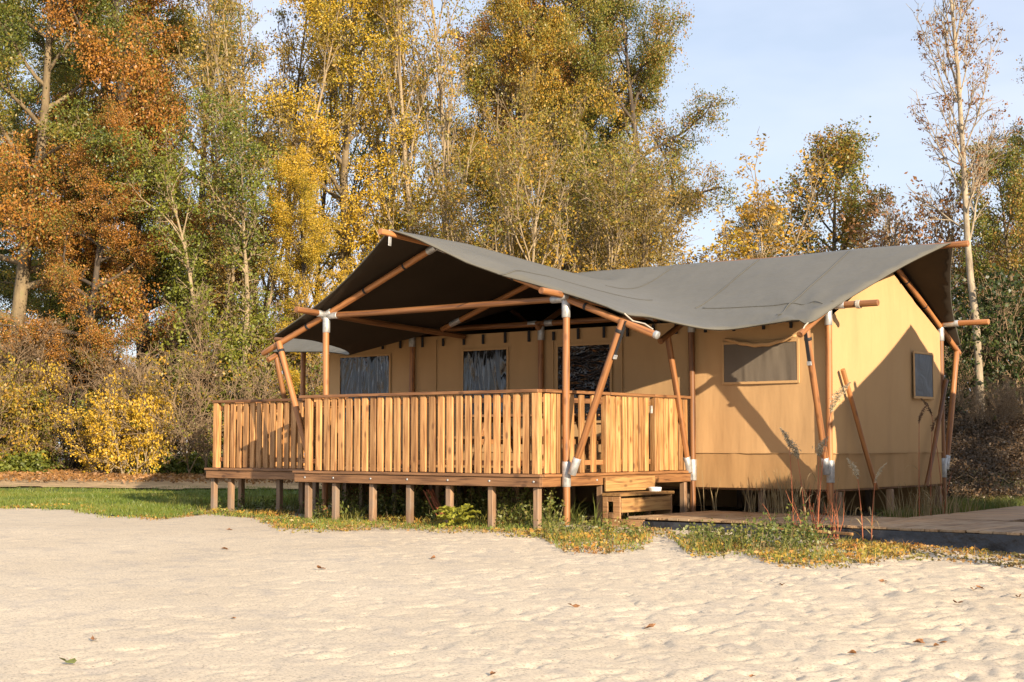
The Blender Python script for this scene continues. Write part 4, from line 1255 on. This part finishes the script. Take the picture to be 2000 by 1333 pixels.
# lawn
la = rng.uniform(-13.5, 6.8, 260000); de = rng.uniform(14, 31.6, 260000)
k = (de > verge_dep(la) + .35 * fbm(la * 1.3, de * 1.3, 3, 5) + .05 - .55 * rng.uniform(0, 1, len(la)) ** 3 + .5 * fbm(la * 4, de * 4, 2, 15)) & (de < 31.3 + 1.2 * fbm(la * 1.3, de * 1.3, 3, 5))
vis = (la / de > -.40) & (la / de < .40)
shade = rng.uniform(0, 1, len(la)) < np.where(la < -3.3, 1.0, .40)
X_, Y_ = W(la, de)
k &= vis & shade & ~((X_ > -7.2) & (X_ < 5.9) & (Y_ > .3) & (Y_ < 7.2)) & ~((X_ > 2.4) & (X_ < 4.4) & (Y_ > 3)) & (la < 3.2)
la, de = la[k], de[k]
V, F = blades(la, de, rng.uniform(.03, .085, len(la)) * (1 + .7 * fbm(la * .8, de * .8, 2, 12)), rng.uniform(.006, .014, len(la)), rng.uniform(.2, .9, len(la)), rng, .005)
stuff('grass', V, F, LM['grass'])
# weeds under and before the terrace, over the verge
def zone(n, fn, l0, l1, d0, d1):
    a = rng.uniform(l0, l1, n); d = rng.uniform(d0, d1, n)
    keep = fn(a, d)
    return a[keep], d[keep]
def clumpy(a, d, s, thr, sc=1.6):
    return fbm(a * sc, d * sc, 3, s) > thr
def free(a, d):
    """1 where plants may stand: not on the boardwalks, steps or the bare strip along the liner"""
    x, y = W(a, d)
    return ~((x > .0) & (x < .70) & (y > 1.1) & (y < 3.3)) & ~((x > .3) & (x < 5.9) & (y > 1.14) & (y < 3.26)) & ~((x > 2.4) & (x < 4.4) & (y > 3.2))
def tallness(a, d):
    """height growth may reach: high behind the first row of stilts, low at the sand and along the liner"""
    x, y = W(a, d)
    under = np.where(x < -4.0, np.clip((y - .5) / 1.4, .12, 1), np.clip((y + .10) / .55, .10, 1))
    right = np.where(x < 2.5, np.clip((.75 - y) / .5, .0, .34), np.clip(.75 - np.abs(x - 3.1) * .75, .10, .75))
    return np.where(x < .15, under, right)
# grassy weeds under and in front of the terrace
a, d = zone(90000, lambda a, d: free(a, d) & (d > verge_dep(a) + .1 + .25 * fbm(a * 2, d * 2, 2, 91)) & (d < verge_dep(a) + 3.4) & clumpy(a, d, 71, -.12), -5.4, 6.0, 13.6, 23.8)
hk = tallness(a, d) * rng.uniform(.5, 1.0, len(a)); kp = (hk > .02) & ((W(a, d)[0] < .3) | (rng.uniform(0, 1, len(a)) < .4) & clumpy(a, d, 123, -.02, 2.2)); a, d, hk = a[kp], d[kp], hk[kp]
V, F = blades(a, d, rng.uniform(.12, .50, len(a)) * hk, rng.uniform(.006, .013, len(a)), rng.uniform(.2, 1.1, len(a)), rng)
stuff('weeds', V, F, LM['weed'])
# leafy weeds: small leaves on upright stalks
a, d = zone(5200, lambda a, d: free(a, d) & (d > verge_dep(a) + .3) & (d < verge_dep(a) + 2.6) & clumpy(a, d, 81, -.02, 1.1), -5.0, 5.5, 13.8, 22.5)
hk = tallness(a, d); kp = hk > .3; a, d, hk = a[kp], d[kp], hk[kp]
x, y = W(a, d); z = g_base(a, d)
polys = []; CC = []
for i in range(len(a)):
    hh = rng.uniform(.18, .52) * hk[i]; t = np.linspace(0, 1, 5); q = rng.normal(0, .22, 2) * hh
    pp = np.stack([x[i] + q[0] * t ** 1.5, y[i] + q[1] * t ** 1.5, z[i] + hh * t], -1)
    polys.append((pp, .004 * (1 - .6 * t), 0))
    nlv = int(8 + hh * 50)
    tt = rng.uniform(.15, 1, nlv)
    CC.append(np.stack([np.interp(tt, t, pp[:, k]) for k in range(3)], -1) + rng.normal(0, .035, (nlv, 3)))
V, F = leaf_quads(np.concatenate(CC), .042, rng, flat=.2)
stuff('leafy_weeds', V, [F], LM['weed'])
tag(link('weed_stalks', tubes_mesh('weed_stalks', polys, lambda q: 3), LM['straw']), kind='stuff')
# low autumn ground cover on the verge before the terrace and the boardwalk
a, d = zone(60000, lambda a, d: free(a, d) & (d > verge_dep(a) - .25 + .7 * rng.uniform(0, 1, len(a)) ** 2 + .6 * fbm(a * 2.2, d * 2.2, 3, 95)) & (d < verge_dep(a) + 2.0) & clumpy(a, d, 97, -.06, 1.9), -8.5, 5.8, 13.2, 24)
x, y = W(a, d)
kp = (y < .95) & ((a > -4.9) | (rng.uniform(0, 1, len(a)) < .8) & (d < verge_dep(a) + .6)); a, d, x, y = a[kp], d[kp], x[kp], y[kp]
kp = (x > .2) | (y > .12) | (rng.uniform(0, 1, len(a)) < .5); a, d, x, y = a[kp], d[kp], x[kp], y[kp]
C = np.stack([x, y, g_base(a, d) + rng.uniform(.005, .07, len(a)) * np.where((x < .2) & (y < .12), .5, 1) * np.where(x > .3, np.clip((1.25 - y) / .5, .2, 1), 1)], -1)
V, F = leaf_quads(C, .045, rng, flat=.5)
stuff('ground_cover', V, [F], LM['verge'])
a, d = zone(60000, lambda a, d: free(a, d) & (d > verge_dep(a) - .25 + .7 * rng.uniform(0, 1, len(a)) ** 2 + .6 * fbm(a * 2.2, d * 2.2, 3, 95)) & (d < verge_dep(a) + 1.6) & clumpy(a, d, 97, -.04, 1.9), -8.5, 5.8, 13.2, 24)
x, y = W(a, d); kp = (y < 1.0) & ((a > -4.9) | (rng.uniform(0, 1, len(a)) < .8) & (d < verge_dep(a) + .6)); a, d, x, y = a[kp], d[kp], x[kp], y[kp]
V, F = blades(a, d, rng.uniform(.04, .13, len(a)) * np.where((x < .2) & (y < .12), .45, 1) * np.where(x > .3, np.clip((1.15 - y) / .5, .25, 1), 1), rng.uniform(.006, .012, len(a)), rng.uniform(.2, 1.0, len(a)), rng)
stuff('verge_grass', V, F, LM['verge'])
a, d = zone(60000, lambda a, d: free(a, d) & (d > verge_dep(a) - .5 + 1.1 * rng.uniform(0, 1, len(a)) ** 2 + .6 * fbm(a * 2.2, d * 2.2, 3, 95)) & (d < verge_dep(a) + 1.8), -5.0, 5.8, 13.2, 22)
x, y = W(a, d); kp = y < 1.1; a, d, x, y = a[kp], d[kp], x[kp], y[kp]
C = np.stack([x, y, g_base(a, d) + rng.uniform(.004, .02, len(a))], -1)
V, F = leaf_quads(C, .036, rng, flat=.9)
stuff('verge_litter', V, [F], LM['verge_litter'])
# fallen leaves and low growth at the wood's edge and on the bank
a = rng.uniform(-17, 4, 18000); d = 31.6 + rng.gamma(2.6, 1.2, 18000)
x, y = W(a, d)
C = np.stack([x, y, g_base(a, d) + .10 + rng.uniform(0, .05, len(a))], -1)
V, F = leaf_quads(C, .075, rng, flat=.7)
stuff('leaf_litter', V, [F], LM['litter'])
a = rng.uniform(-15, -3, 26000); d = 34.2 + rng.gamma(2, .5, 26000)
kp = clumpy(a, d, 33, -.05, .6); a, d = a[kp], d[kp]
x, y = W(a, d)
C = np.stack([x, y, g_base(a, d) + .08 + rng.beta(1, 2.2, len(a)) * .55], -1)
V, F = leaf_quads(C, .10, rng, flat=.2)
stuff('undergrowth', V, [F], LM['green'])
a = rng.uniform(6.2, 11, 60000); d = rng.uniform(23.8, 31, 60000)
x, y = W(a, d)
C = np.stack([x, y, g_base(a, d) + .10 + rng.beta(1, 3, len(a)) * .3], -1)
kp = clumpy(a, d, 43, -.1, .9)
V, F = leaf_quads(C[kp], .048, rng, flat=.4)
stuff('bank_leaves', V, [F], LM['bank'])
a = rng.uniform(6.2, 11, 900); d = rng.uniform(23.8, 30, 900)
x, y = W(a, d); z = g_base(a, d); polys = []
for i in range(len(a)):
    t = np.linspace(0, 1, 5); q = rng.normal(0, .25, 2); hh = rng.uniform(.1, .55)
    polys.append((np.stack([x[i] + q[0] * t, y[i] + q[1] * t, z[i] + .08 + hh * t * (1.3 - t)], -1), .006 * (1 - .7 * t), 0))
tag(link('dead_stems', tubes_mesh('dead_stems', polys, lambda q: 3), M['twig']), kind='stuff')
# grass of the shaded ground behind the walkways
a = rng.uniform(3.2, 9, 40000); d = rng.uniform(19.5, 26, 40000)
X_, Y_ = W(a, d)
kp = ~((X_ > -7) & (X_ < 2.2) & (Y_ > 3.3) & (Y_ < 7.2)) & ~((X_ > 2.5) & (X_ < 4.3) & (Y_ > 3.1)) & (Y_ > 3.3)
a, d = a[kp], d[kp]
V, F = blades(a, d, rng.uniform(.06, .24, len(a)), rng.uniform(.007, .014, len(a)), rng.uniform(.2, 1, len(a)), rng)
stuff('shaded_grass', V, F, LM['weed'])

# reeds standing before the dark gap under the tent
def reed_clump(x, y, n, h, spread, label, name='reed_clump', mat='straw', group=None):
    root = empty(name, (x, y, float(gz(x, y))), label, 'reeds' if 'reed' in name else 'grass plant', group)
    r_ = np.random.default_rng(int(abs(x * 1000 + y * 77)) + 5)
    polys = []
    for i in range(n):
        p = r_.normal(0, spread, 2); hh = h * r_.uniform(.55, 1.1)
        dx, dy = r_.normal(0, .16, 2) * hh
        t = np.linspace(0, 1, 6)
        pts = np.stack([p[0] + dx * t ** 2, p[1] + dy * t ** 2, -.03 + hh * t * (1 - .08 * t)], -1)
        polys.append((pts, .0055 * (1 - .75 * t) + .0008, 0))
    tag(link('stems', tubes_mesh('stems', polys, lambda q: 4), LM[mat], root), kind='stuff')
    return root
for i, (rx, ry, n, h, sp, lab) in enumerate([(1.05, 3.42 - .12, 26, .62, .13, 'dry straw reeds at the back edge of the boardwalk, leftmost clump'), (1.38, 3.30, 46, .72, .10, 'thickest clump of straw reeds behind the boardwalk'),
        (1.75, 3.32, 30, .66, .15, 'thin straw reeds left of the corner post'), (.35, 3.35, 6, .72, .10, 'few single straw stalks near the porch post foot')]):
    reed_clump(rx, ry, n, h, sp, lab)
reed_clump(2.25, 3.05, 34, .45, .16, 'low reddish dry grass tuft at the corner post foot', 'grass_tuft')
reed_clump(2.75, 4.6, 60, .55, .30, 'brown dry grass tuft in the shade below the end wall', 'grass_tuft')
reed_clump(2.45, 5.8, 50, .50, .30, 'second dry grass tuft in the shade below the end wall, further back', 'grass_tuft')

# plumed reeds: reddish stem, pale plume, arching blades
M['red_stem'] = plain_mat('reddish_stem', (.36, .11, .045), rough=.7, noise=.35, nscale=14)
M['plume'] = leaf_mat('pale_plume', [(.1, (.42, .33, .20)), (.6, (.58, .48, .32)), (1, (.66, .58, .42))], trans=.3)
M['plume_dark'] = leaf_mat('brown_plume', [(.1, (.12, .07, .04)), (.6, (.20, .12, .07)), (1, (.28, .18, .10))], trans=.2)
def plume_reed(x, y, h, lean, label, plume='plume', pl=.17, nblade=5, stem='red_stem', fat=1.0):
    z0 = float(gz(x, y))
    root = empty('plumed_reed', (x, y, z0), label, 'reed', 'plumed reeds by the boardwalk')
    r_ = np.random.default_rng(int(abs(x * 997 + y * 131 + h * 77)))
    t = np.linspace(0, 1, 10)
    pts = np.stack([lean[0] * t ** 1.8, lean[1] * t ** 1.8, -.05 + (h + .05) * t], -1)
    V, F = tube_arrays(pts, .0075 * (1 - .55 * t), 5)
    link('stem', np_mesh('stem', V, [F], True), M[stem], root)
    dirv = pts[-1] - pts[-2]; dirv /= np.linalg.norm(dirv)
    n = int(300 * fat)
    s = r_.beta(1.4, 1.6, n)
    droop = np.array([lean[0], lean[1], 0]); droop = droop / (np.linalg.norm(droop) + 1e-6)
    c = pts[-1][None] + (s[:, None] - .12) * pl * dirv[None] * 1.3 + droop[None] * (s ** 2)[:, None] * pl * .6 + r_.normal(0, 1, (n, 3)) * (.018 * fat * np.sin(np.pi * np.clip(s, .05, .98)))[:, None]
    V, F = leaf_quads(c, .032, r_, aspect=.28)
    tag(link('plume', np_mesh('plume', V, [F]), M[plume], root), kind='stuff')
    if nblade:
        polys = []
        VV, FF, b = [], [], 0
        for i in range(nblade):
            a_ = r_.uniform(0, 6.28); L_ = r_.uniform(.25, .5); zb = r_.uniform(.0, h * .55)
            tt = np.linspace(0, 1, 7)
            dx = np.stack([np.cos(a_) * L_ * .7 * tt, np.sin(a_) * L_ * .7 * tt, zb + L_ * (.75 * tt - .75 * tt ** 2.4)], -1)
            sd = np.array([-math.sin(a_), math.cos(a_), 0]) * .007
            w = (1 - tt ** 2)[:, None]
            VV.append(np.concatenate([dx - sd * w, dx + sd * w])); k = np.arange(6)
            FF.append(np.stack([k, k + 1, k + 8, k + 7], -1) + b); b += 14
        link('blades', np_mesh('blades', np.concatenate(VV), [np.concatenate(FF)]), LM['straw'], root)
    return root
plume_reed(2.73, 1.02, 1.02, (-.04, .0), 'pale plumed reed, left of the four before the corner post', fat=.8)
plume_reed(2.86, 1.05, .90, (-.10, .02), 'bushiest pale plumed reed, drooping left, before the corner post', fat=1.5)
plume_reed(2.98, 1.10, .92, (.03, .0), 'pale plumed reed directly before the metal post shoe', fat=1.3)
plume_reed(3.02, 1.02, 1.42, (.16, .05), 'tallest pale plumed reed, leaning right past the corner post', pl=.26, fat=1.4)
plume_reed(3.52, 1.08, .70, (-.05, .0), 'short pale plumed reed right of the other pale ones', fat=.9)
plume_reed(3.60, 1.12, .66, (.05, .02), 'short pale plumed reed standing furthest right, thin', fat=.4, nblade=7)
for (sx, sy, hh, ln, lab) in ((2.72, 4.55, 1.30, (.02, .0), 'brown plumed reed before the end wall, left one with two tassels'), (2.65, 5.1, 1.20, (.04, .0), 'brown plumed reed before the end wall, straight and slim'),
                              (2.5, 5.9, 1.42, (-.14, .0), 'brown plumed reed bent left beside the right strut'), (2.75, 5.3, .62, (.1, .05), 'low brown plumed reed before the end wall, half height')):
    plume_reed(sx, sy, hh, ln, lab, 'plume_dark', .2, 2, 'red_stem', .6)

# red dry stalks round the corner post
root = empty('red_stalks', (2.95, 1.1, float(gz(2.95, 1.1))), 'tangle of bare red stalks in front of the corner post', 'dry plant')
r_ = np.random.default_rng(77); polys = []
for i in range(34):
    p = r_.normal(0, .17, 2); p[1] *= .5; hh = r_.uniform(.25, .62); t = np.linspace(0, 1, 6)
    q = r_.normal(0, .12, 2)
    polys.append((np.stack([p[0] + q[0] * t + .03 * np.sin(t * 5 + i), p[1] + q[1] * t, hh * t - .02], -1), .005 * (1 - .6 * t), 0))
link('stems', tubes_mesh('stems', polys, lambda q: 4), M['red_stem'], root)

# big-leaved yellow green plant at the edge of the sand
LM['dock'] = leaf_mat('broad_leaf', [(.1, (.22, .28, .035)), (.5, (.45, .44, .06)), (.9, (.62, .52, .08))], trans=.35)
def broad_leaf(L_, w_, seed):
    r_ = np.random.default_rng(seed)
    n, mm = 10, 6
    T, U = np.meshgrid(np.linspace(0, 1, n), np.linspace(-1, 1, mm + 1))
    wid = w_ * np.sin(np.pi * np.clip(T, .02, .995) ** .85) ** .8
    X = T * L_; Y = U * wid * (1 + .08 * np.sin(T * 22))
    Zz = .55 * L_ * T * (1 - T * .95) + .10 * np.abs(U) * w_ + .02 * np.sin(T * 17 + U * 4) + .012 * np.sin(U * 12)
    i = np.arange(mm)[:, None] * n; j = np.arange(n - 1)[None, :]
    Fq = np.stack([i + j, i + j + 1, i + n + 1 + j, i + n + j], -1).reshape(-1, 4)
    return np_mesh('leaf', np.stack([X, Y, Zz], -1).reshape(-1, 3), [Fq], True)
bx_, by_ = -1.22, -.08
root = empty('broad_leaved_plant', (bx_, by_, float(gz(bx_, by_))), 'low plant with broad yellow green leaves at the sand edge below the terrace', 'plant')
lms = [broad_leaf(.30, .085, 1), broad_leaf(.24, .075, 2), broad_leaf(.34, .095, 3)]
for q in lms: q.materials.append(LM['dock'])
for i in range(17):
    a_ = i * 2.4 + random.uniform(-.3, .3)
    o = link('leaf', lms[i % 3], None, root, (.05 * math.cos(a_), .05 * math.sin(a_), .01 + .012 * i), (random.uniform(-.3, .3), random.uniform(-.5, .2), a_))
    s = random.uniform(.55, .85); o.scale = (s, s, s)
# rusty dry fronds leaning under the terrace
root = empty('dry_fronds', (-1.95, .35, float(gz(-1.95, .35))), 'bundle of rusty dry fronds leaning against a stilt under the terrace', 'dry plant')
polys = []
for i in range(16):
    t = np.linspace(0, 1, 6); o_ = r_.normal(0, .03, 3)
    polys.append((np.stack([-.05 + .30 * t + o_[0], o_[1] + .02 * t, .40 * (1 - t) ** 1.3 + .01 + abs(o_[2]) * .6], -1), .008 * (1 - .5 * t), 0))
link('fronds', tubes_mesh('fronds', polys, lambda q: 4), M['red_stem'], root)

# fallen leaves and bits of wood scattered on the sand
M['leaf_fallen'] = plain_mat('fallen_leaf', (.25, .115, .045), rough=.8, noise=.4, nscale=30)
M['leaf_olive'] = plain_mat('olive_fallen_leaf', (.16, .17, .035), rough=.7, noise=.3, nscale=30)
def dry_leaf(seed):
    r_ = np.random.default_rng(seed); n = 12
    a_ = np.linspace(0, 2 * math.pi, n, endpoint=False)
    rad = .045 * (1 + .35 * np.cos(a_ * 5 + r_.uniform(0, 6))) * (1 + .5 * np.cos(a_) ** 2)
    V = np.concatenate([[[0, 0, .012]], np.stack([rad * np.cos(a_), rad * np.sin(a_) * .65, .006 + .03 * np.abs(np.sin(a_ + r_.uniform(0, 3))) ** 2 + r_.uniform(0, .012, n)], -1)])
    F = np.array([[0, i + 1, (i + 1) % n + 1] for i in range(n)])
    me = np_mesh('fallen_leaf', V, [F]); me.materials.append(M['leaf_fallen']); return me
fl_ = [dry_leaf(i) for i in range(4)]
def sand_z(lat, dep):
    j = min(len(DE) - 1, np.searchsorted(DE, dep)); i = min(len(LA) - 1, np.searchsorted(LA, lat))
    return float(Z[j, i])
spots = [(-.10, 8.12), (1.30, 8.18), (2.58, 9.2), (2.66, 9.34), (2.50, 9.30), (2.9, 8.2), (-2.6, 9.4), (-1.9, 10.3), (.45, 11.0), (-2.9, 15.2), (-.75, 14.3), (2.2, 12.3),
         (3.7, 12.1), (3.78, 12.2), (3.3, 11.2), (4.0, 11.7), (3.9, 11.62), (-3.3, 17.6), (-1.7, 13.4), (.9, 9.9), (2.0, 8.9), (3.1, 12.6)]
for i, (lt, dp) in enumerate(spots):
    x, y = W(lt, dp)
    o = link('fallen_leaf', fl_[i % 4], None, None, (x, y, sand_z(lt, dp) + .004), (random.uniform(-.3, .3), random.uniform(-.3, .3), random.uniform(0, 6.28)))
    s = random.uniform(.30, .72); o.scale = (s, s, s)
    tag(o, 'small curled brown leaf lying on the pale sand', 'leaf', 'fallen leaves on the sand')
x, y = W(-2.52, 8.60)
o = link('fallen_leaf', fl_[2].copy(), None, None, (x, y, sand_z(-2.52, 8.60) + .004), (.1, .1, .4)); o.data.materials[0] = M['leaf_olive']; o.scale = (.8, .8, .8)
tag(o, 'single olive green leaf on the sand in the lower left', 'leaf')
